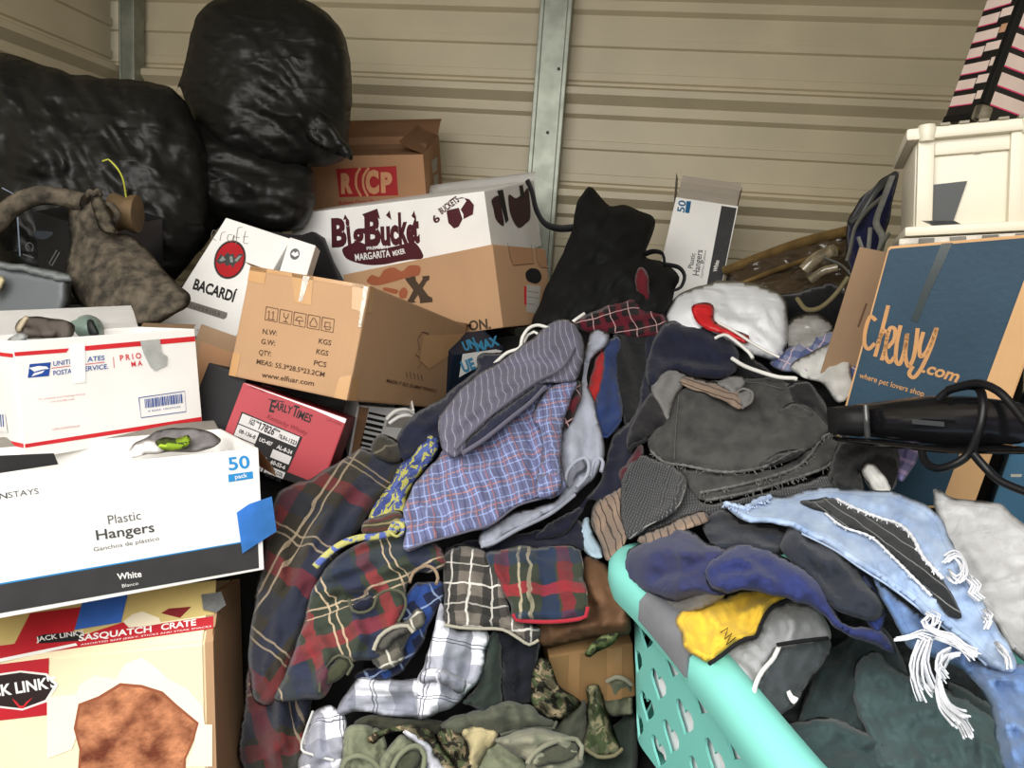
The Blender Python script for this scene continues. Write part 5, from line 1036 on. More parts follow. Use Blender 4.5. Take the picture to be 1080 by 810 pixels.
cloth('shaded_sleeve_opening', [(372, 640), (378, 632), (392, 628), (394, 638), (384, 645)], navy, lift=.1, T=.006, R=4, parent=lf)  # dark navy patch stands for shade in the sleeve end
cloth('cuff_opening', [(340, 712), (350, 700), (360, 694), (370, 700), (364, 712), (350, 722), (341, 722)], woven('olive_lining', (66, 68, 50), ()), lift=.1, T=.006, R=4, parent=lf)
seam('cuff', [(337, 730), (339, 712), (348, 698), (358, 691), (368, 694), (372, 702), (366, 712)], .0035, MATS['olive_binding'], lf, .108)
seam('cuff', [(432, 614), (436, 604), (448, 597), (458, 600), (462, 610), (460, 616)], .0042, woven('tan_binding', (150, 128, 104), ()), lf, .11)
tag(cloth('olive_cloth', [(391, 472), (396, 463), (402, 458), (416, 461), (424, 476), (424, 486), (410, 488), (396, 480)], woven('olive_stripe', (58, 54, 46), [(0, .03, 0, .004, (120, 112, 96), .6)]), lift=.07, ang=70, T=.02, R=8, folds=[([(404, 462), (410, 480)], 3, .006)]), 'small dark olive cloth corner above the red flannel, at the navy sleeve', 'cloth')
yb = camo('blue_yellow_print', [(72, 84, 142), (84, 100, 160), (60, 72, 122), (176, 172, 92)], 38.)
pm = tag(cloth('pyjama_trousers', [(388, 548), (398, 528), (412, 512), (420, 492), (430, 484), (442, 470), (453, 456), (464, 462), (462, 478), (446, 498), (434, 516), (428, 540), (424, 562), (405, 564), (385, 562)], yb, lift=.075, ang=-60, T=.018, R=7, wr=.008, ws=16, auto=(120, 5, 4, .007)), 'blue pyjama trousers with yellow print, left edge of the checked shirt', 'trousers')
cloth('striped_waistband', [(384, 550), (400, 543), (424, 540), (425, 560), (405, 566), (384, 564)], woven('brown_band', (66, 58, 46), [(1, .016, 0, .003, (140, 130, 96), .8), (1, .016, .008, .004, (96, 44, 44), .7)]), lift=.092, ang=-8, T=.012, R=5, parent=pm)
bm = bmesh.new()
tube_bm(bm, surf(np.array([(426, 549), (420, 556), (412, 562), (396, 566), (380, 567), (362, 573), (346, 584), (332, 598)], float), .12), .0055, step=.006, flat=.6)
tube_bm(bm, surf(np.array([(412, 562), (418, 566), (424, 562), (424, 553), (416, 552), (411, 560)], float), .125), .004, step=.006, flat=.6)
obj('drawstring', bm, mottled('printed_cord', (84, 100, 164), .1, 70., .9, col2=(178, 174, 104), lo_=.5, hi=.54), pm, True)

bw_p = woven('blue_black_plaid', (34, 40, 66), [(0, .05, 0, .014, (44, 72, 136), .8), (1, .05, 0, .014, (44, 72, 136), .7), (0, .05, .03, .003, (150, 168, 200), .7), (1, .05, .03, .003, (150, 168, 200), .6)])
tag(cloth('plaid_shirt', [(420, 640), (430, 622), (446, 614), (466, 612), (470, 625), (462, 644), (452, 662), (444, 682), (432, 698), (420, 712), (400, 718), (374, 715), (384, 706), (405, 702), (420, 690), (428, 668)], bw_p, lift=.05, ang=60, T=.018, R=8, wr=.008, ws=18, auto=(110, 4, 5, .009)), 'blue and black plaid shirt tucked under the bright flannel sleeves', 'shirt')
gp = woven('olive_grey_plaid', (104, 100, 90), [(0, .05, 0, .016, (40, 40, 40), .7), (1, .05, 0, .016, (44, 44, 42), .6), (0, .05, .03, .003, (220, 216, 204), .8), (1, .05, .03, .003, (220, 216, 204), .7)])
gs = tag(cloth('plaid_shirt', [(392, 684), (398, 668), (412, 658), (430, 652), (441, 641), (449, 650), (446, 660), (434, 668), (428, 682), (426, 698), (404, 706), (394, 700)], gp, lift=.085, ang=-25, T=.014, R=6, wr=.006, ws=12), 'small olive grey plaid sleeve bunched between the flannel and the white check', 'shirt')
cloth('shaded_sleeve_opening', [(398, 682), (404, 670), (416, 662), (428, 660), (430, 668), (416, 674), (406, 686)], woven('grey_inside_shade', (84, 82, 76), ()), lift=.1, T=.004, R=4, parent=gs)  # sleeve's inner shade painted as a darker grey patch
seam('cuff', [(394, 686), (400, 672), (414, 662), (430, 660), (436, 667)], .005, woven('pale_binding', (170, 164, 148), ()), gs, .104)

gk_s = [(0, .062, 0, .024, (44, 44, 44), .85), (1, .066, 0, .026, (44, 44, 42), .75), (0, .062, .010, .003, (206, 202, 194), .7), (0, .062, .042, .003, (216, 212, 204), .9), (1, .066, .045, .003, (216, 212, 204), .9), (1, .066, .012, .0025, (200, 196, 188), .6)]
m_gp = woven('grey_brown_plaid', (116, 108, 100), gk_s)
t = tag(cloth('plaid_shirt', [(468, 586), (478, 578), (492, 574), (510, 580), (524, 596), (534, 622), (541, 648), (560, 658), (570, 664), (568, 676), (556, 681), (540, 668), (520, 664), (500, 664), (480, 662), (469, 659), (468, 625)], m_gp, lift=.075, ang=2, T=.018, R=7, wr=.007, ws=24, folds=[([(486, 590), (490, 630), (492, 658)], 6, .009), ([(512, 590), (520, 630), (535, 660)], 5, -.008)], bend=.4), 'grey and black plaid shirt cuff hanging below the checked blue shirt', 'shirt')
seam('cuff_edge', [(469, 659), (485, 662), (505, 663), (530, 664), (548, 674), (558, 680), (568, 675)], .004, woven('pale_binding', (170, 164, 148), ()), t, .092)
hh_s = [(0, .1, .0, .028, (36, 48, 72), .9), (0, .1, .032, .02, (124, 36, 46), .75), (1, .1, .006, .018, (150, 40, 50), .7), (0, .1, .07, .005, (176, 166, 140), .8), (1, .1, .05, .024, (40, 54, 80), .6), (0, .1, .085, .005, (176, 166, 140), .6)]
m_hh = woven('green_red_flannel', (56, 62, 50), hh_s)
t = tag(cloth('flannel_shirt', [(512, 586), (528, 579), (548, 576), (575, 577), (598, 574), (612, 580), (616, 605), (620, 634), (619, 650), (604, 654), (576, 655), (543, 655), (539, 642), (528, 616)], m_hh, lift=.09, ang=-3, T=.018, R=7, wr=.006, ws=26, folds=[([(545, 580), (552, 615), (556, 650)], 6, .009), ([(590, 582), (596, 615), (600, 650)], 6, .008), ([(570, 580), (576, 615), (578, 648)], 5, -.007)]), 'green and red flannel sleeve with red cuff edge, below the navy trousers', 'shirt')
seam('cuff_edge', [(541, 648), (545, 654), (576, 656), (604, 654), (618, 650), (620, 640)], .005, woven('red_binding', (170, 44, 58), ()), t, .105)
wk_s = [(0, .085, 0, .032, (128, 130, 142), .85), (1, .085, 0, .030, (140, 142, 156), .75), (0, .085, .056, .0014, (40, 42, 56), .9), (0, .085, .061, .0014, (40, 42, 56), .9), (1, .085, .056, .0014, (40, 42, 56), .9), (1, .085, .061, .0014, (40, 42, 56), .9)]
m_wk = woven('white_grey_check', (234, 234, 242), wk_s, .03)
w1 = tag(cloth('check_shirt', [(448, 700), (456, 668), (464, 636), (470, 650), (480, 663), (500, 664), (514, 666), (513, 690), (508, 712), (496, 728), (480, 744), (462, 752), (444, 758), (440, 735), (440, 712)], m_wk, lift=.065, ang=8, T=.018, R=7, wr=.008, ws=24, folds=[([(472, 668), (466, 700), (458, 740)], 6, .010), ([(500, 670), (492, 705), (478, 735)], 5, -.010), ([(446, 708), (470, 716), (494, 722)], 5, .012)]), 'white shirt with big grey check, upper one below the grey plaid cuff', 'shirt')
cloth('rolled_cuff', [(442, 712), (456, 704), (478, 710), (492, 720), (486, 732), (478, 728), (460, 720), (446, 722)], m_wk, lift=.088, ang=8, T=.014, R=5, parent=w1)
w2 = tag(cloth('check_shirt', [(350, 758), (358, 744), (366, 730), (374, 718), (388, 712), (410, 716), (442, 716), (470, 720), (486, 726), (480, 742), (462, 752), (448, 758), (420, 756), (400, 754), (376, 750), (358, 756)], m_wk, lift=.05, ang=0, T=.016, R=6, wr=.007, ws=22, folds=[([(380, 722), (420, 728), (470, 730)], 6, .009), ([(370, 742), (420, 746), (460, 748)], 4, -.006)], bend=.3), 'white shirt with big grey check, lying across above the olive trousers', 'shirt')
w3 = tag(cloth('check_shirt', [(330, 752), (345, 744), (358, 748), (366, 762), (364, 790), (358, 815), (316, 815), (318, 790), (322, 770)], m_wk, lift=.04, ang=80, T=.02, R=8, wr=.007, ws=20, folds=[([(340, 756), (334, 785), (332, 812)], 5, .012)]), 'white shirt with big grey check, lower left one beside the olive trousers', 'shirt')
seam('hem', [(330, 750), (322, 772), (318, 790), (330, 796), (352, 802)], .003, woven('soft_white_cotton', (212, 212, 208), ()), w3, .062)
dgc = woven('dark_green_cotton', (52, 62, 56), (), .16)
t = tag(cloth('green_shirt', [(511, 692), (516, 672), (524, 664), (530, 690), (530, 730), (528, 752), (512, 754), (504, 750), (496, 744), (488, 742), (500, 726)], dgc, lift=.05, ang=85, T=.018, R=7, folds=[([(520, 680), (516, 720), (508, 745)], 5, .009)]), 'dark green shirt hanging between the white check and the black trousers', 'shirt')
seam('hem', [(489, 741), (497, 738), (506, 744), (512, 752), (527, 751)], .005, dgc, t, .068)
t = tag(cloth('black_trousers', [(522, 668), (545, 670), (568, 676), (568, 700), (566, 722), (560, 742), (545, 742), (531, 740), (529, 700)], woven('blue_black_cotton', (32, 34, 42), (), .2), lift=.042, ang=85, T=.02, R=8, folds=[([(545, 674), (546, 705), (544, 738)], 4, -.01)]), 'blue black trousers hanging right of the dark green shirt', 'trousers')

ol = woven('olive_canvas', (92, 94, 80), (), .14); ol2 = woven('pale_olive', (128, 132, 108), (), .1); kh = woven('khaki_grey', (146, 144, 124), (), .1); tanl = woven('tan_lining', (186, 172, 132), (), .1)
cam1 = camo('brown_camo', [(104, 96, 76), (60, 54, 42), (146, 130, 104), (76, 84, 58), (40, 38, 32)], 26.)
cam2 = camo('green_camo', [(96, 98, 76), (56, 60, 44), (130, 124, 96), (70, 80, 54)], 22.)
tag(cloth('green_trousers', [(606, 800), (622, 790), (650, 760), (668, 752), (668, 815), (600, 815)], woven('deep_green', (64, 74, 66), (), .14), lift=.0, T=.03, R=14, auto=(80, 4, 6, .01)), 'deep green trousers at the bottom edge beside the turquoise basket', 'trousers')
tag(cloth('olive_trousers', [(574, 776), (584, 768), (600, 752), (617, 738), (622, 764), (616, 790), (600, 790), (586, 784)], ol, lift=.03, ang=60, T=.02, R=8, auto=(130, 4, 5, .009)), 'olive trousers leg beside the camouflage trouser leg', 'trousers')
t = tag(cloth('camo_trousers', [(614, 790), (620, 765), (619, 738), (620, 722), (632, 722), (638, 742), (645, 764), (655, 790), (650, 797), (630, 798)], cam2, lift=.055, ang=75, T=.02, R=7, folds=[([(626, 726), (632, 760), (640, 792)], 4, .009)]), 'camouflage trouser leg standing up left of the turquoise basket', 'trousers')
seam('leg_hem', [(617, 789), (630, 798), (648, 797), (656, 790)], .005, cam2, t, .072)
t = tag(cloth('olive_trousers', [(630, 724), (644, 716), (664, 720), (668, 752), (655, 755), (641, 754)], ol2, lift=.04, ang=80, T=.016, R=7, auto=(80, 3, 5, .008)), 'pale olive trousers end tucked below the brown carton', 'trousers')
seam('waistband', [(640, 719), (650, 714), (660, 717), (666, 722)], .006, kh, t, .058)
t = tag(cloth('camo_jacket', [(560, 722), (563, 706), (570, 692), (580, 698), (590, 722), (608, 735), (614, 742), (602, 754), (586, 760), (572, 756), (562, 742)], cam1, lift=.055, ang=30, T=.03, R=10, wr=.014, ws=12, folds=[([(568, 724), (590, 732), (610, 742)], 4, .012), ([(572, 700), (580, 720), (596, 750)], 4, -.010)]), 'brown woodland camouflage jacket crumpled in front of the brown carton', 'jacket')
t = tag(cloth('canvas_shirt', [(464, 764), (474, 757), (487, 753), (508, 747), (528, 740), (548, 741), (562, 746), (576, 755), (587, 761), (584, 768), (562, 769), (545, 772), (527, 776), (509, 770), (488, 776), (473, 773)], ol, lift=.06, ang=10, T=.018, R=7, wr=.007, ws=22, folds=[([(480, 762), (530, 756), (578, 762)], 6, .009)]), 'olive canvas shirt lying over the pale khaki trousers', 'shirt')
seam('canvas_hem', [(528, 775), (548, 770), (568, 768), (584, 768), (587, 761)], .004, ol, t, .077)
cloth('tan_lining', [(486, 770), (498, 766), (511, 765), (527, 775), (520, 786), (510, 798), (502, 815), (490, 815), (494, 792)], tanl, lift=.066, ang=30, T=.012, R=5, auto=(110, 2, 4, .006), parent=t)
tag(cloth('khaki_trousers', [(506, 800), (515, 786), (528, 780), (545, 790), (556, 802), (562, 815), (498, 815)], ol2, lift=.055, ang=20, T=.02, R=8, auto=(30, 3, 5, .008)), 'grey olive trousers at the bottom edge under the khaki roll', 'trousers')
t = tag(cloth('khaki_trousers', [(522, 782), (542, 773), (562, 767), (582, 770), (600, 776), (612, 784), (616, 796), (617, 808), (600, 815), (556, 815), (553, 802)], kh, lift=.085, ang=-10, T=.03, R=10, wr=.006, ws=24, folds=[([(535, 785), (570, 778), (604, 782)], 6, .010)]), 'pale khaki trousers rolled with an open leg end, bottom centre', 'trousers')
cloth('shaded_leg_opening', [(562, 800), (574, 790), (592, 784), (606, 782), (610, 788), (604, 800), (584, 806), (566, 808)], woven('khaki_shade', (84, 84, 70), ()), lift=.116, T=.005, R=5, parent=t)  # khaki darkened to paint the shade in the open leg end
seam('leg_hem', [(556, 806), (562, 796), (576, 786), (594, 780), (608, 780), (614, 788), (612, 800)], .006, kh, t, .12)
t = tag(cloth('olive_trousers', [(360, 800), (362, 776), (370, 764), (385, 764), (402, 770), (408, 786), (406, 815), (360, 815)], ol2, lift=.055, ang=80, T=.028, R=10, auto=(80, 3, 5, .008)), 'olive trouser leg at the bottom left beside the white check', 'trousers')
seam('leg_hem', [(361, 812), (366, 801), (378, 797), (392, 802), (402, 814)], .006, ol2, t, .085)
t = tag(cloth('olive_trousers', [(402, 800), (410, 788), (423, 774), (434, 778), (444, 784), (449, 793), (448, 815), (402, 815)], ol2, lift=.075, ang=30, T=.028, R=9, auto=(40, 2, 5, .008)), 'second olive trouser leg with round open end, right of the first', 'trousers')
cloth('shaded_leg_opening', [(416, 806), (424, 796), (436, 790), (443, 795), (443, 806), (434, 815), (418, 815)], woven('olive_shade', (78, 80, 64), ()), lift=.104, T=.005, R=5, parent=t)  # round patch of darker olive paints the leg's inner shade
seam('leg_hem', [(413, 812), (420, 798), (432, 788), (443, 788), (448, 797), (446, 812)], .006, ol2, t, .108)
t = tag(cloth('camo_jacket', [(386, 780), (396, 772), (410, 768), (433, 764), (452, 770), (466, 790), (482, 815), (455, 815), (444, 786), (424, 772), (404, 776), (394, 786)], cam1, lift=.09, ang=20, T=.014, R=6, wr=.008, ws=10), 'camouflage jacket edge with white fleece lining, bottom left of the pile', 'jacket')
cloth('fleece_lining', [(424, 772), (434, 770), (448, 780), (462, 800), (476, 815), (452, 815), (444, 788)], woven('fleece_white', (206, 206, 216), (), .08), lift=.097, T=.012, R=5, wr=.006, ws=8, parent=t)
tag(cloth('camo_jacket', [(460, 775), (472, 768), (486, 774), (496, 790), (500, 815), (482, 815), (470, 796)], cam1, lift=.065, ang=50, T=.02, R=7, wr=.01, ws=10), 'small camouflage jacket piece between fleece lining and tan lining', 'jacket')
t = tag(cloth('olive_shirt', [(372, 762), (390, 755), (420, 756), (450, 758), (470, 762), (466, 775), (440, 770), (410, 772), (385, 774)], woven('dark_olive', (66, 66, 54), (), .16), lift=.035, T=.016, R=7, auto=(0, 3, 5, .008)), 'dark olive shirt showing just under the white check shirt', 'shirt')

tag(cloth('brown_jacket', [(562, 672), (566, 656), (590, 644), (612, 632), (612, 600), (616, 586), (630, 590), (642, 600), (652, 622), (664, 650), (664, 668), (640, 672), (610, 676), (575, 684)], mottled('brown_suede', (110, 80, 56), .18, 20., .75, 0, .3, uv=True), lift=.03, T=.03, R=12, ang=-15, wr=.012, ws=20, folds=[([(575, 670), (615, 660), (660, 656)], 5, .012), ([(620, 600), (628, 625), (640, 650)], 5, .010), ([(590, 655), (625, 640), (650, 634)], 5, -.010)]), 'brown jacket lying on the small brown carton left of the basket', 'jacket')
lo_b = Box('brown_carton', 'small taped brown carton low in the pile, left of the turquoise basket', 'box', (-0.018, 1.2312, 0.7265), ((0.95709, -0.25599, -0.13579), (0.21347, 0.93975, -0.26702), (0.19597, 0.22658, 0.95408)), (0.1349, 0.1996, 0.1108))
lo_b.body(cardboard('worn_board', (166, 130, 88))); lo_b.draw('packing_tape', 'F', [[(600, 688), (612, 686), (610, 742), (598, 742)], [(640, 684), (656, 682), (656, 740), (640, 740)]], clear_t, off=.0008)
tag(cloth('leafy_scarf', [(616, 690), (626, 678), (640, 668), (652, 668), (646, 680), (630, 688), (622, 694)], camo('leafy_print', [(84, 96, 60), (120, 132, 90), (50, 56, 40)], 40.), lift=.05, T=.01, R=5, wr=.008, ws=8), 'green leafy scarf end lying over the small brown carton', 'scarf')

# ------------------------------------------------------------------ laundry basket
ZR = .905
def onz(px, py, zz):
    d = P(px, py, 1)-CAM0; return CAM0+d*((zz-HC)/d[2])
e0 = onz(650, 592, ZR); e1 = onz(880, 818, ZR)
ax = (e1-e0); ax[2] = 0; Lb = np.linalg.norm(ax); ax /= Lb; rt_ = np.array([-ax[1], ax[0], 0])
if rt_[0] < 0: rt_ = -rt_
BL, BW, BH, CR = .62, .44, .27, .11
cen = e0+ax*(BL/2-.03)+rt_*(BW/2); cen[2] = ZR
teal = mottled('turquoise_plastic', (134, 218, 206), .04, 5., .4, 0, .45)
def loop(inset=0., n=160):
    """rounded rectangle through the rim, in basket axes, parametrised by arc length"""
    a, b, r_ = BL/2-inset, BW/2-inset, max(.02, CR-inset*.6); pts = []
    for (cx, cy, a0) in ((a-r_, b-r_, 0), (-(a-r_), b-r_, 90), (-(a-r_), -(b-r_), 180), (a-r_, -(b-r_), 270)):
        for k in range(13): t_ = math.radians(a0+k*7.5); pts.append((cx+r_*math.cos(t_), cy+r_*math.sin(t_)))
    pts = np.array(pts+[pts[0]]); d_ = np.r_[0, np.cumsum(np.linalg.norm(np.diff(pts, axis=0), axis=1))]
    s_ = np.linspace(0, d_[-1], n, endpoint=False)
    return np.c_[np.interp(s_, d_, pts[:, 0]), np.interp(s_, d_, pts[:, 1])], d_[-1]
LP, PER = loop()
def bpt(s, h, out=0.):
    """s in [0,1) round the rim, h metres below the rim, out metres outward"""
    f = (s % 1)*len(LP); i = int(f) % len(LP); j = (i+1) % len(LP); q_ = LP[i]*(1-(f % 1))+LP[j]*(f % 1)
    tg = LP[j]-LP[i]; tg = tg/np.linalg.norm(tg); nn = np.array([tg[1], -tg[0]])
    q_ = q_*(1-.42*h)+nn*out
    w_ = cen+ax*q_[0]+rt_*q_[1]; w_[2] = ZR-h+.018*math.cos(4*math.pi*(s-.625))
    return w_
base_c = cen.copy(); base_c[2] = ZR-BH
bk = empty('laundry_basket', Matrix.Translation(base_c), 'turquoise plastic laundry basket with heart shaped holes, full of clothes, front right', 'basket')
# wall with real holes: cut in the unrolled (arc, height) plane
U0 = PER
hearts = []
def heart(cx, cy, r_):
    return [(cx+r_*1.35*(16*math.sin(t_)**3)/17, cy-r_*1.15*(13*math.cos(t_)-5*math.cos(2*t_)-2*math.cos(3*t_)-math.cos(4*t_))/16) for t_ in (2*math.pi*k/18 for k in range(18))]
rows = [(.086, 0.), (.140, .5), (.194, 0.), (.240, .5)]; NH = 24
for hy, ph in rows:
    for k in range(NH):
        hearts.append(heart((k+ph+.35)/NH*U0, hy, .0205))
V2, E2 = [], []
def addloop(lp):
    b0 = len(V2); V2.extend(Vector(p) for p in lp); E2.extend((b0+i, b0+(i+1) % len(lp)) for i in range(len(lp)))
nn_ = 150
addloop([(U0*k/nn_, .0) for k in range(nn_+1)]+[(U0, y_) for y_ in (.07, .14, .2)]+[(U0*(nn_-k)/nn_, BH) for k in range(nn_+1)]+[(0, y_) for y_ in (.2, .14, .07)])
hs2 = []
for h_ in hearts:
    if min(p[0] for p in h_) > .002 and max(p[0] for p in h_) < U0-.002: addloop(h_); hs2.append(np.array(h_))
for i in range(110):
    for j in range(1, 18):
        q_ = (U0*(i+.5)/110, BH*j/18)
        if all((q_[0]-h_[:, 0].mean())**2+(q_[1]-h_[:, 1].mean())**2 > .031**2 for h_ in hs2): V2.append(Vector(q_))
vs_, es_, fs_, *_ = delaunay_2d_cdt(V2, E2, [], 0, 1e-6)
bm = bmesh.new(); bv = [bm.verts.new(bpt(v.x/U0, v.y)) for v in vs_]
cen_h = np.array([h_.mean(0) for h_ in hs2])
for f in fs_:
    c_ = np.array([sum(vs_[i].x for i in f)/3, sum(vs_[i].y for i in f)/3]); k = ((cen_h-c_)**2).sum(1).argmin()
    if inside(c_[None], hs2[k])[0]: continue
    try: bm.faces.new([bv[i] for i in f])
    except ValueError: pass
bmesh.ops.remove_doubles(bm, verts=bm.verts, dist=1e-5); bmesh.ops.recalc_face_normals(bm, faces=bm.faces); bmesh.ops.solidify(bm, geom=list(bm.faces), thickness=.0035)
obj('basket_wall', bm, teal, bk, True)
bm = bmesh.new(); bv = [bm.verts.new(bpt(k/120, BH-.002)) for k in range(120)]; bm.faces.new(bv); bmesh.ops.solidify(bm, geom=list(bm.faces), thickness=.004); obj('basket_floor', bm, teal, bk)
def rim(nm, s0, s1, prof, m, n, closed):
    bm = bmesh.new(); R2 = []
    for k in range(n+(0 if closed else 1)):
        s_ = s0+(s1-s0)*k/n; R2.append([bm.verts.new(bpt(s_, h, o_)) for o_, h in prof])
    for k in range(n if closed else n):
        A, B_ = R2[k], R2[(k+1) % len(R2)]
        for i in range(len(prof)): bm.faces.new((A[i], A[(i+1) % len(prof)], B_[(i+1) % len(prof)], B_[i]))
    if not closed: bm.faces.new(R2[0][::-1]); bm.faces.new(R2[-1])
    bmesh.ops.recalc_face_normals(bm, faces=bm.faces); return obj(nm, bm, m, bk, True)
rim('rim', 0, 1, [(-.006, .02), (-.012, .004), (-.006, -.006), (.010, -.010), (.026, -.006), (.036, .006), (.038, .028), (.034, .046), (.030, .046), (.030, .012), (.016, .002), (.004, .006)], teal, 160, True)
gr_ins = mottled('grey_grip', (118, 120, 124), .08, 30., .6)
def nearest_s(px, py):
    w_ = onz(px, py, ZR); best = min(range(400), key=lambda k: np.linalg.norm(bpt(k/400, 0)[:2]-w_[:2])); return best/400
sa, sb = nearest_s(676, 645), nearest_s(716, 700)
rim('handle_grip', min(sa, sb), max(sa, sb), [(-.010, .024), (-.016, .004), (-.008, -.009), (.010, -.013), (.028, -.009), (.040, .004), (.042, .030), (.036, .03), (.032, .006), (.0, .0)], gr_ins, 20, False)
# what fills the basket
z_lin = [H(690, 640, .80), H(760, 800, .80), H(850, 700, .84), H(700, 760, .74), H(680, 700, .74)]
s_a, s_b = nearest_s(664, 622), nearest_s(880, 818); bm = bmesh.new()
if s_a > s_b: s_a, s_b = s_b, s_a
gr_ = [[bm.verts.new(bpt(s_a+(s_b-s_a)*i/60, .10+.15*j/12, -.016-.006*noise.noise(Vector((i*.4, j*.5, 3))))) for j in range(13)] for i in range(61)]
for i in range(60):
    for j in range(12): bm.faces.new((gr_[i][j], gr_[i+1][j], gr_[i+1][j+1], gr_[i][j+1]))
bmesh.ops.recalc_face_normals(bm, faces=bm.faces); bmesh.ops.solidify(bm, geom=list(bm.faces), thickness=.006)
tag(obj('white_towel', bm, woven('towel_white', (236, 236, 238), (), .04), None, True), 'white towel inside the basket, bright behind its heart shaped holes', 'towel')
hn_ = woven('indigo_fleece', (54, 58, 94), (), .12, .95, 700.); hd = woven('slate_fleece', (46, 50, 60), (), .14, .95, 700.); hb = woven('royal_navy_fleece', (48, 56, 104), (), .12, .95, 700.)
tag(cloth('hoodie', [(740, 552), (748, 542), (762, 536), (784, 550), (812, 554), (832, 560), (836, 580), (812, 586), (780, 582), (755, 578)], hd, lift=.03, T=.04, R=14, auto=(10, 4, 6, .01)), 'slate grey hoodie at the back of the basket under the ripped jeans', 'hoodie')
t = tag(cloth('hoodie', [(652, 604), (656, 588), (664, 579), (686, 568), (700, 562), (713, 556), (730, 560), (743, 572), (768, 580), (756, 596), (748, 612), (756, 622), (768, 626), (744, 628), (717, 634), (700, 632), (686, 628), (668, 618)], hn_, lift=.045, T=.05, R=18, wr=.01, ws=30, folds=[([(662, 590), (700, 580), (745, 584)], 8, .016), ([(670, 612), (710, 604), (748, 600)], 8, -.012), ([(715, 560), (722, 585), (716, 620)], 8, .012), ([(690, 572), (700, 596), (690, 620)], 6, -.008)]), 'indigo hoodie bundled in the far left corner of the basket', 'hoodie')
t = tag(cloth('fleece_jacket', [(742, 604), (748, 592), (760, 582), (782, 572), (804, 576), (824, 586), (854, 602), (872, 622), (884, 650), (900, 660), (930, 664), (945, 690), (920, 680), (890, 668), (862, 644), (838, 634), (812, 628), (786, 622), (768, 626), (750, 620)], hb, lift=.065, T=.04, R=15, wr=.008, ws=26, folds=[([(752, 600), (780, 588), (800, 604), (784, 616)], 5, .014), ([(762, 612), (790, 606), (830, 616)], 5, .010), ([(800, 584), (840, 606), (870, 640)], 8, .014)]), 'royal navy fleece jacket rolled across the middle of the basket', 'jacket')
t = tag(cloth('hoodie', [(822, 578), (828, 562), (836, 550), (856, 556), (876, 572), (898, 592), (916, 616), (934, 640), (925, 654), (905, 652), (885, 646), (868, 628), (856, 610), (838, 594)], hd, lift=.085, T=.04, R=15, wr=.008, ws=24, folds=[([(836, 556), (846, 576), (880, 600)], 6, .014), ([(838, 586), (866, 606), (896, 640)], 6, -.012), ([(870, 580), (894, 606), (916, 640)], 5, .010)]), 'slate grey hood with a thick turned collar below the ripped jeans', 'hoodie')
tag(cloth('grey_sweater', [(690, 636), (715, 628), (742, 618), (766, 622), (760, 634), (735, 644), (716, 650), (700, 646)], greyc, lift=.03, T=.02, R=8, auto=(-20, 3, 5, .007)), 'grey sweater strip between indigo hoodie and yellow jersey', 'sweater')
ye = woven('sports_yellow', (228, 188, 64), (), .08); gy_j = woven('jersey_grey', (176, 178, 180), (), .06)
z_j = [H(720, 660, .905), H(800, 640, .93), H(860, 640, .93), H(790, 720, .885), H(850, 720, .87), H(750, 690, .9)]
t = tag(cloth('sports_jersey', [(748, 700), (774, 680), (797, 670), (806, 648), (826, 634), (858, 640), (874, 660), (874, 678), (850, 690), (812, 700), (800, 728), (786, 740), (774, 728), (760, 714)], gy_j, zc=z_j, lift=.02, ang=40, T=.022, R=9, wr=.006, ws=18, folds=[([(756, 700), (780, 704), (796, 722)], 5, .008), ([(830, 640), (838, 660), (830, 684)], 6, .008), ([(770, 688), (790, 700), (800, 715)], 4, -.006)]), 'yellow and grey sports jersey with black piping, front of the basket', 'jersey')
cloth('yellow_panel', [(713, 655), (718, 644), (734, 637), (755, 630), (776, 624), (795, 619), (824, 620), (846, 629), (858, 640), (832, 634), (810, 644), (798, 671), (776, 679), (762, 690), (748, 700), (732, 692), (722, 684), (718, 668)], ye, zc=z_j, lift=.052, ang=20, T=.022, R=9, wr=.008, ws=20, folds=[([(722, 650), (728, 670), (738, 690)], 4, .008), ([(745, 640), (755, 660), (752, 690)], 6, .010), ([(790, 625), (780, 645), (755, 660)], 6, -.012), ([(770, 650), (790, 645), (830, 628)], 5, .008)], parent=t)
seam('black_piping', [(858, 640), (845, 633), (830, 633), (816, 639), (808, 648), (802, 660), (797, 672), (786, 674), (774, 681), (760, 692), (748, 700)], .004, plain('piping_black', (30, 30, 32)), t, .078, z_j)
cloth('charcoal_panel', [(818, 682), (846, 677), (874, 674), (875, 690), (864, 706), (852, 722), (840, 741), (822, 756), (806, 752), (796, 736), (800, 714), (808, 696)], woven('charcoal_mesh', (64, 70, 72), (), .1), zc=z_j, lift=.05, ang=30, T=.018, R=7, folds=[([(830, 684), (826, 710), (836, 738)], 5, .008)], parent=t)
seam('white_piping', [(822, 681), (816, 694), (804, 708), (797, 722), (795, 738), (802, 752), (814, 762)], .0045, ink_w, t, .066, z_j)
seam('black_seam', [(820, 680), (846, 676), (873, 673)], .004, plain('piping_black', (30, 30, 32)), t, .074, z_j)
cloth('white_emblem', [(830, 729), (834, 727), (837, 734), (843, 737), (837, 743), (832, 738)], ink_w, zc=z_j, lift=.075, T=.002, R=2, wr=0, parent=t)
seam('stitch_scribble', [(760, 667), (768, 662), (764, 674), (772, 668), (766, 680), (776, 672)], .0009, ink, t, .082, z_j)
tg_ = woven('hazed_black_cotton', (52, 66, 66), (), .2); tg2 = woven('hazed_teal_cotton', (78, 98, 98), (), .16); tg3 = woven('hazed_green_cotton', (62, 80, 80), (), .18)  # teal tint paints hazy glare over dark clothes of unknown colour
z_b = [H(830, 760, .84), H(900, 670, .88), H(1060, 790, .84), H(900, 810, .82), H(960, 700, .88)]
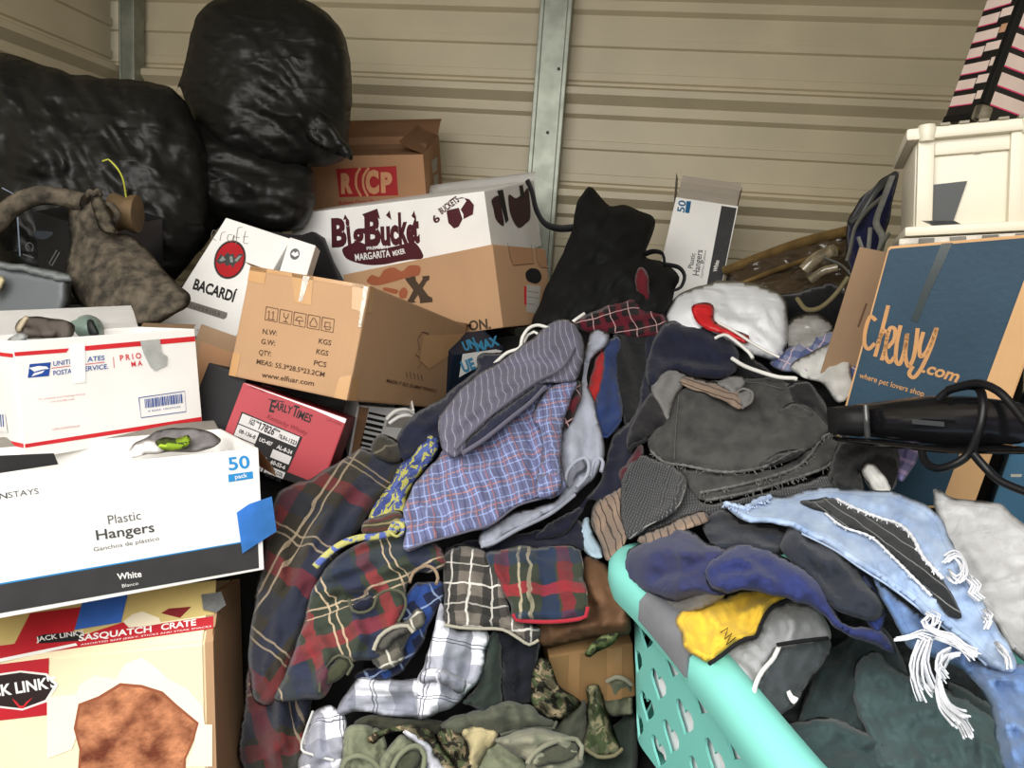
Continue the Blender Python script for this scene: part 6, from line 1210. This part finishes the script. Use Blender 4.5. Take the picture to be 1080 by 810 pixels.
tag(cloth('dark_trousers', [(684, 622), (740, 606), (820, 592), (900, 590), (960, 620), (1010, 660), (1095, 720), (1095, 818), (880, 818), (800, 752), (742, 694)], woven('near_black_cotton', (30, 34, 36), (), .2), zc=z_b+[H(700, 625, .88), H(820, 600, .90)], lift=-.03, T=.03, R=16, wr=.012, ws=30), 'near black trousers lying deepest in the basket below all its other clothes', 'trousers')
tag(cloth('dark_shirt', [(860, 700), (880, 680), (905, 664), (930, 660), (950, 690), (962, 730), (950, 770), (905, 790), (860, 790), (840, 770), (850, 730)], tg_, zc=z_b, T=.03, R=16, wr=.012, ws=26, auto=(110, 7, 6, .012)), 'very dark shirt tinted with teal haze in the basket, right of the charcoal jersey panel', 'shirt')
tag(cloth('dark_shirt', [(902, 700), (918, 686), (930, 688), (936, 700), (960, 712), (1000, 728), (1046, 756), (1070, 815), (930, 815), (916, 780), (900, 740)], tg2, zc=z_b, lift=.025, T=.035, R=16, wr=.014, ws=24, auto=(60, 8, 6, .012)), 'dark shirt tinted with paler teal haze, crumpled at the right of the basket below the frayed jeans', 'shirt')
tag(cloth('dark_shirt', [(775, 745), (800, 752), (830, 762), (870, 756), (910, 770), (950, 795), (965, 820), (850, 820), (810, 790)], tg3, zc=z_b, lift=.02, T=.035, R=16, wr=.012, ws=24, auto=(20, 6, 6, .012)), 'dark shirt tinted with greenish haze along the near rim of the basket', 'shirt')
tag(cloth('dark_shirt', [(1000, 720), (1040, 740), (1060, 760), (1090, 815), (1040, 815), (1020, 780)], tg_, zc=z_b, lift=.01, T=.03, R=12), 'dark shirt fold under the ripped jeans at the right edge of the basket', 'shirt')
t = tag(cloth('blue_jersey', [(884, 606), (896, 598), (912, 606), (926, 624), (934, 652), (926, 668), (908, 648), (894, 630)], woven('cobalt_cotton', (52, 66, 124), (), .12), lift=.075, ang=60, T=.018, R=7, auto=(60, 3, 4, .008)), 'cobalt blue jersey with pale print, between slate hood and ripped jeans', 'jersey')
cloth('pale_print', [(903, 622), (910, 620), (916, 632), (914, 642), (908, 638)], woven('lilac_print', (176, 170, 200), ()), lift=.096, T=.004, R=3, parent=t)
cloth('tan_tag', [(886, 600), (893, 594), (897, 600), (890, 606)], tanl, lift=.1, T=.005, R=3, parent=t)

# ------------------------------------------------------------------ ripped jeans, light sweatshirt
dn = woven('light_denim', (178, 196, 220), [], .12, .9, 900., (128, 152, 190)); dn2 = woven('mid_denim', (112, 138, 178), [], .14, .9, 900., (84, 112, 158))
sg = woven('pale_heather', (196, 196, 196), (), .05, .95, 1200.)
z_s = [(983, 520, 1.18), (1070, 545, 1.10), (1085, 690, .90), (1000, 575, 1.09), (1040, 650, .97)]
tag(cloth('sweatshirt', [(984, 517), (1000, 522), (1016, 526), (1051, 530), (1070, 544), (1090, 566), (1095, 700), (1070, 690), (1046, 655), (1018, 622), (998, 580), (989, 552)], sg, zc=z_s, lift=.0, T=.03, R=12, wr=.006, ws=34, folds=[([(1000, 540), (1030, 590), (1060, 650)], 12, .010)]), 'pale grey sweatshirt at the right edge over the basket', 'sweatshirt')
jw = FIELD
jn = tag(cloth('ripped_jeans', [(762, 530), (774, 530), (786, 534), (800, 526), (812, 522), (830, 524), (848, 517), (869, 513), (892, 514), (915, 517), (936, 518), (955, 523), (978, 535), (994, 548), (1004, 574), (1018, 602), (1034, 630), (1050, 656), (1066, 684), (1072, 704), (1062, 710), (1040, 702), (1010, 674), (976, 648), (942, 622), (906, 599), (884, 584), (868, 574), (846, 563), (820, 553), (796, 551), (778, 546)], dn, lift=.13, ang=32, T=.022, R=8, wr=.006, ws=26,
    folds=[([(800, 540), (880, 570), (960, 630), (1050, 700)], 4, .010), ([(860, 518), (930, 530), (1000, 590)], 7, .008), ([(860, 560), (930, 605), (1000, 662)], 5, -.008), ([(765, 535), (785, 540), (800, 548)], 4, .008)], auto=(35, 5, 5, .005)), 'light blue ripped jeans with a black side panel, draped over the basket', 'jeans')
bp_j = woven('black_panel', (40, 42, 44), [(1, .013, 0, .0012, (150, 150, 150), .6)], .15)
cloth('black_panel', [(844, 531), (861, 526), (882, 525), (902, 536), (928, 546), (946, 552), (960, 564), (971, 586), (990, 606), (1006, 630), (1014, 652), (1000, 650), (980, 624), (958, 604), (940, 586), (918, 566), (890, 557), (872, 541)], bp_j, lift=.15, ang=36, T=.008, R=4, wr=.003, ws=14, parent=jn)
cloth('lower_leg', [(920, 606), (926, 620), (934, 640), (948, 664), (960, 684), (984, 694), (1010, 704), (1034, 726), (1046, 752), (1052, 786), (1062, 815), (1095, 815), (1095, 710), (1074, 700), (1058, 706), (1036, 700), (1008, 676), (975, 652), (944, 628)], dn2, lift=.115, ang=55, T=.024, R=9, wr=.008, ws=20, folds=[([(940, 630), (980, 665), (1030, 700)], 5, -.008), ([(1040, 715), (1060, 760), (1075, 812)], 6, .012), ([(1030, 722), (1052, 716), (1078, 720)], 4, .010), ([(1048, 770), (1068, 764), (1090, 768)], 4, .008)], parent=jn)
seam('jean_seam', [(846, 563), (880, 580), (906, 598), (942, 621), (976, 647), (1010, 673), (1040, 701)], .0022, mottled('pale_blue_threads', (172, 190, 218), .1, 60., .95), jn, .142)
wf = mottled('white_threads', (226, 228, 234), .06, 60., .95)
frayed('frayed_edge', [(764, 531), (775, 534), (786, 536), (800, 528), (812, 524)], .155, mottled('pale_blue_threads', (160, 182, 216), .1, 60., .95), jn, .004, 40, 6, 6)
frayed('frayed_edge', [(882, 526), (904, 537), (930, 547), (948, 553), (962, 566), (974, 588), (994, 610)], .158, wf, jn, .0022, 50, 7, 4)
frayed('frayed_edge', [(870, 541), (890, 556), (918, 566), (940, 586), (960, 606), (982, 628)], .156, wf, jn, .0016, 30, 8, 3)
rr = random.Random(11); bm = bmesh.new(); th = [
    [(975, 672), (966, 690), (964, 715), (972, 736)], [(978, 676), (970, 700), (972, 722), (978, 730)], [(982, 672), (976, 696), (982, 716), (988, 728)], [(992, 700), (990, 720), (998, 742), (1014, 760), (1022, 774)],
    [(990, 715), (996, 738), (1008, 750), (1018, 754)], [(988, 724), (994, 746), (1010, 764)], [(1002, 684), (992, 690), (990, 706), (996, 716)], [(1012, 690), (1000, 694), (994, 704)], [(944, 674), (958, 672), (970, 668), (982, 672)],
    [(976, 660), (990, 668), (1004, 672), (1018, 684), (1030, 690)], [(980, 650), (974, 656), (978, 664), (986, 660), (988, 652), (980, 648)], [(986, 672), (1002, 676), (1016, 682), (1026, 692)], [(970, 676), (962, 704), (968, 724)]]
for p_ in th:
    for k in range(9):
        o_ = np.array([rr.uniform(-4.5, 4.5), rr.uniform(-4.5, 4.5)]); pts = np.array(p_, float)+o_*np.linspace(.4, 1.2, len(p_))[:, None]
        tube_bm(bm, surf(pts, .158+rr.uniform(0, .012)), rr.uniform(.0006, .0013), sides=5, step=.008)
obj('white_frayed_threads', bm, wf, jn, True)
bm = bmesh.new()
for p_ in ([(996, 590), (1006, 584), (1014, 592), (1016, 604), (1008, 612), (1000, 604)], [(1022, 608), (1030, 616), (1026, 624), (1034, 630)], [(1040, 646), (1046, 652), (1042, 660)], [(1050, 680), (1060, 690), (1062, 702)]):
    for k in range(12): tube_bm(bm, surf(np.array(p_, float)+np.array([rr.uniform(-5, 5), rr.uniform(-4, 4)]), .152+rr.uniform(0, .012)), .0009, sides=5, step=.008)
obj('white_frayed_threads', bm, wf, jn, True)

# sleeve ends and the black appliance at the right
t = tag(cloth('black_sleeve', [(884, 468), (896, 462), (918, 462), (940, 464), (949, 484), (946, 506), (936, 522), (924, 522), (912, 508), (906, 496), (896, 520), (880, 512), (876, 492)], black, lift=.06, T=.04, R=14, wr=.008, ws=18, folds=[([(912, 488), (928, 478), (944, 488)], 4, .012)]), 'black sleeve end with white lining, under the black appliance', 'shirt')
cloth('shaded_sleeve_opening', [(910, 492), (918, 482), (932, 478), (943, 486), (944, 504), (934, 518), (924, 505)], plain('deep_black', (14, 14, 15)), lift=.1, T=.006, R=4, parent=t)  # near black patch paints the shade inside the sleeve end
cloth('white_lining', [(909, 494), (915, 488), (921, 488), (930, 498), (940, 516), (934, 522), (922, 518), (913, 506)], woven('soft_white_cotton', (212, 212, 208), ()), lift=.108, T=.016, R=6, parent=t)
tag(cloth('purple_shirt', [(940, 470), (950, 467), (964, 467), (969, 480), (962, 494), (950, 508), (943, 500)], woven('purple_plaid', (122, 116, 160), [(0, .022, 0, .006, (66, 62, 110), .8), (1, .022, 0, .006, (176, 150, 190), .6)]), lift=.05, ang=20, T=.025, R=8), 'rolled purple plaid shirt hanging below the black appliance', 'shirt')
gl = mottled('glossy_black_plastic', (22, 22, 24), .08, 10., .18, 0, .6)
ap = empty('stick_appliance', Matrix.Translation(P(980, 470, 1.16)), 'slim glossy black appliance with coiled cord, lying before the dark blue carton', 'appliance')
def prism_px(nm, top, bot, z0, z1, th_, m):
    """a long housing between a top and a bottom pixel edge; depth runs from z0 to z1, thickness th_"""
    bm = bmesh.new(); n = len(top); F_, K_ = [], []
    for i in range(n):
        zz = z0+(z1-z0)*(top[i][0]-top[0][0])/(top[-1][0]-top[0][0])
        a, b = P(*top[i], zz), P(*bot[i], zz); w_ = (M[2]*th_)
        mid = (a+b)/2-M[2]*.006
        F_.append([bm.verts.new(x_) for x_ in (a+(b-a)*.06, a+(b-a)*.3-M[2]*.010, a+(b-a)*.62-M[2]*.012, a+(b-a)*.94, b+w_*.4, b+w_, a+w_, a+w_*.4)])
    for i in range(n-1):
        for k in range(8): bm.faces.new((F_[i][k], F_[i][(k+1) % 8], F_[i+1][(k+1) % 8], F_[i+1][k]))
    bm.faces.new(F_[0][::-1]); bm.faces.new(F_[-1]); bmesh.ops.recalc_face_normals(bm, faces=bm.faces)
    bmesh.ops.bevel(bm, geom=list(bm.edges), offset=.002, segments=2, affect='EDGES')
    return obj(nm, bm, m, ap, True)
prism_px('housing', [(912, 428), (950, 423), (994, 418), (1034, 418), (1085, 424)], [(914, 460), (955, 466), (1000, 471), (1040, 471), (1085, 470)], 1.24, 1.02, .05, gl)
prism_px('end_cap', [(883, 431), (897, 429), (914, 428)], [(885, 459), (898, 460), (914, 462)], 1.26, 1.23, .045, mottled('black_rubber', (26, 26, 27), .1, 20., .5))
prism_px('lower_edge', [(890, 462), (950, 466), (1000, 472), (1085, 471)], [(892, 467), (950, 474), (1000, 479), (1085, 480)], 1.235, 1.02, .05, mottled('black_trim_gloss', (16, 16, 17), .05, 10., .12, 0, .7))
bm = bmesh.new(); vs_ = [bm.verts.new(P(x_, y_, 1.24-(x_-912)*.22/173-.0155)) for x_, y_ in ((962, 442), (996, 445), (996, 450), (962, 447))]; bm.faces.new(vs_); bmesh.ops.solidify(bm, geom=list(bm.faces), thickness=.002); obj('grey_slot', bm, plain('slot_grey2', (92, 94, 96), .3), ap)
tube('hinge_ring', [P(913, 428, 1.222), P(914, 445, 1.215), P(915, 461, 1.222)], .005, mottled('smoky_ring', (70, 70, 70), .2, 30., .15, 0, .7), ap)
bc_ = plain('black_cord', (20, 20, 22), .35)
tube('power_cord', [P(*p) for p in ((990, 421, 1.13), (1000, 412, 1.12), (1020, 407, 1.10), (1033, 410, 1.08), (1037, 430, 1.06), (1032, 455, 1.06), (1022, 478, 1.07), (1006, 490, 1.08), (988, 494, 1.10), (975, 486, 1.13), (972, 470, 1.15))], .006, bc_, ap)
tube('power_cord', [P(*p) for p in ((1000, 411, 1.11), (1030, 404, 1.07), (1052, 412, 1.04), (1068, 428, 1.02), (1082, 446, 1.0))], .006, bc_, ap)
tube('power_cord', [P(*p) for p in ((1026, 478, 1.06), (1040, 494, 1.05), (1056, 508, 1.03), (1085, 520, 1.0))], .006, bc_, ap)

# ------------------------------------------------------------------ what the whole pile lies on
def support_heap():
    vs_, ps_ = [], []
    for o in COL.objects:
        if o.type != 'MESH' or o.get('kind') == 'structure' or (o.parent and o.parent.get('kind') == 'structure'): continue
        mw = PW[o.name]; b0 = len(vs_); vs_.extend(mw @ v.co for v in o.data.vertices); ps_.extend([tuple(b0+i for i in p.vertices) for p in o.data.polygons])
    bvh = BVHTree.FromPolygons(vs_, ps_)
    x0, x1, y0, y1, st_ = LX+.06, RX-.06, .45, WALL_Y-.06, .03
    nx, ny = int((x1-x0)/st_)+1, int((y1-y0)/st_)+1; Z = np.full((nx, ny), np.nan)
    for i in range(nx):
        for j in range(ny):
            h = bvh.ray_cast(Vector((x0+i*st_, y0+j*st_, -.01)), Vector((0, 0, 1)))[0]
            if h is not None: Z[i, j] = h.z
    hit = ~np.isnan(Z); W = np.where(hit, Z, 0.)
    # spread the known undersides outwards, falling away towards the open floor
    cur = np.where(hit, Z, 0.)
    for it in range(160):
        pd = np.pad(cur, 1, mode='edge'); av = (pd[:-2, 1:-1]+pd[2:, 1:-1]+pd[1:-1, :-2]+pd[1:-1, 2:])/4
        cur = np.where(hit, Z, av*.985)
    Zm = cur.copy()
    for it in range(2):
        pd = np.pad(Zm, 1, mode='edge'); Zm = np.min([pd[a:a+nx, b:b+ny] for a in range(3) for b in range(3)], axis=0)
    Zm = np.maximum(Zm-.006, .004); 
    bm = bmesh.new()
    g = [[bm.verts.new((x0+i*st_, y0+j*st_, max(.004, Zm[i, j]-abs(noise.noise(Vector((i*.23, j*.23, 1))))*.012))) for j in range(ny)] for i in range(nx)]
    for i in range(nx-1):
        for j in range(ny-1): bm.faces.new((g[i][j], g[i+1][j], g[i+1][j+1], g[i][j+1]))
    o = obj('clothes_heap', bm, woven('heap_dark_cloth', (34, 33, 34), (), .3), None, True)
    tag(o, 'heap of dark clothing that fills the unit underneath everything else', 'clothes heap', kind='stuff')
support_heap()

# parts that sit on another part become its sub-parts (their local frames coincide)
SUB = {'postal_eagle': 'postal_emblem', 'barcode_number': 'barcode_frame', 'barcode': 'barcode_frame', 'pack_word': 'pack_badge', 'bat': 'emblem_disc', 'bat_wing': 'emblem_disc', 'banner_lettering': 'grey_banner', 'label_cells': 'label_border',
       'label_numbers': 'label_border', 'brand_lettering': 'brand_plate', 'horn_mark': 'brand_plate', 'burst_hole': 'burst_rim', 'bat_wings': 'bat_mark', 'emblem_lettering': 'bucket_emblem', 'logo_lettering': 'red_logo', 'logo_arcs': 'red_logo', 'label_print': 'shipping_label',
       'cuff': 'sleeve', 'corner_stud': 'rim', 'rim_slots': 'rim', 'window_sill': 'dark_window', 'pink_lines': 'pale_stripes', 'axle_bracket': 'pulley_wheel', 'yellow_wire': 'pulley_wheel', 'wing_nut': 'neck_plate', 'grey_slot': 'housing', 'hinge_ring': 'housing', 'cuff_edge': 'grey_cuff',
       'pale_print': 'pale_panel', 'black_piping': 'yellow_panel', 'stitch_scribble': 'yellow_panel', 'white_emblem': 'charcoal_panel', 'white_piping': 'charcoal_panel', 'fold_line': 'body', 'tape_glint': 'packing_tape', 'handle_grip': 'rim', 'drawstring': 'striped_waistband'}
kids = {}
for o in COL.objects:
    if o.parent: kids.setdefault(o.parent.name, []).append(o)
base = lambda o: o.name.split('.')[0]
for root, ch_ in kids.items():
    for o in ch_:
        tgt = SUB.get(base(o))
        if tgt:
            hosts = [h for h in ch_ if base(h) == tgt and h.parent == o.parent and base(h) not in SUB]
            if hosts: o.parent = hosts[-1] if base(o) in ('brand_lettering', 'horn_mark') else hosts[0]
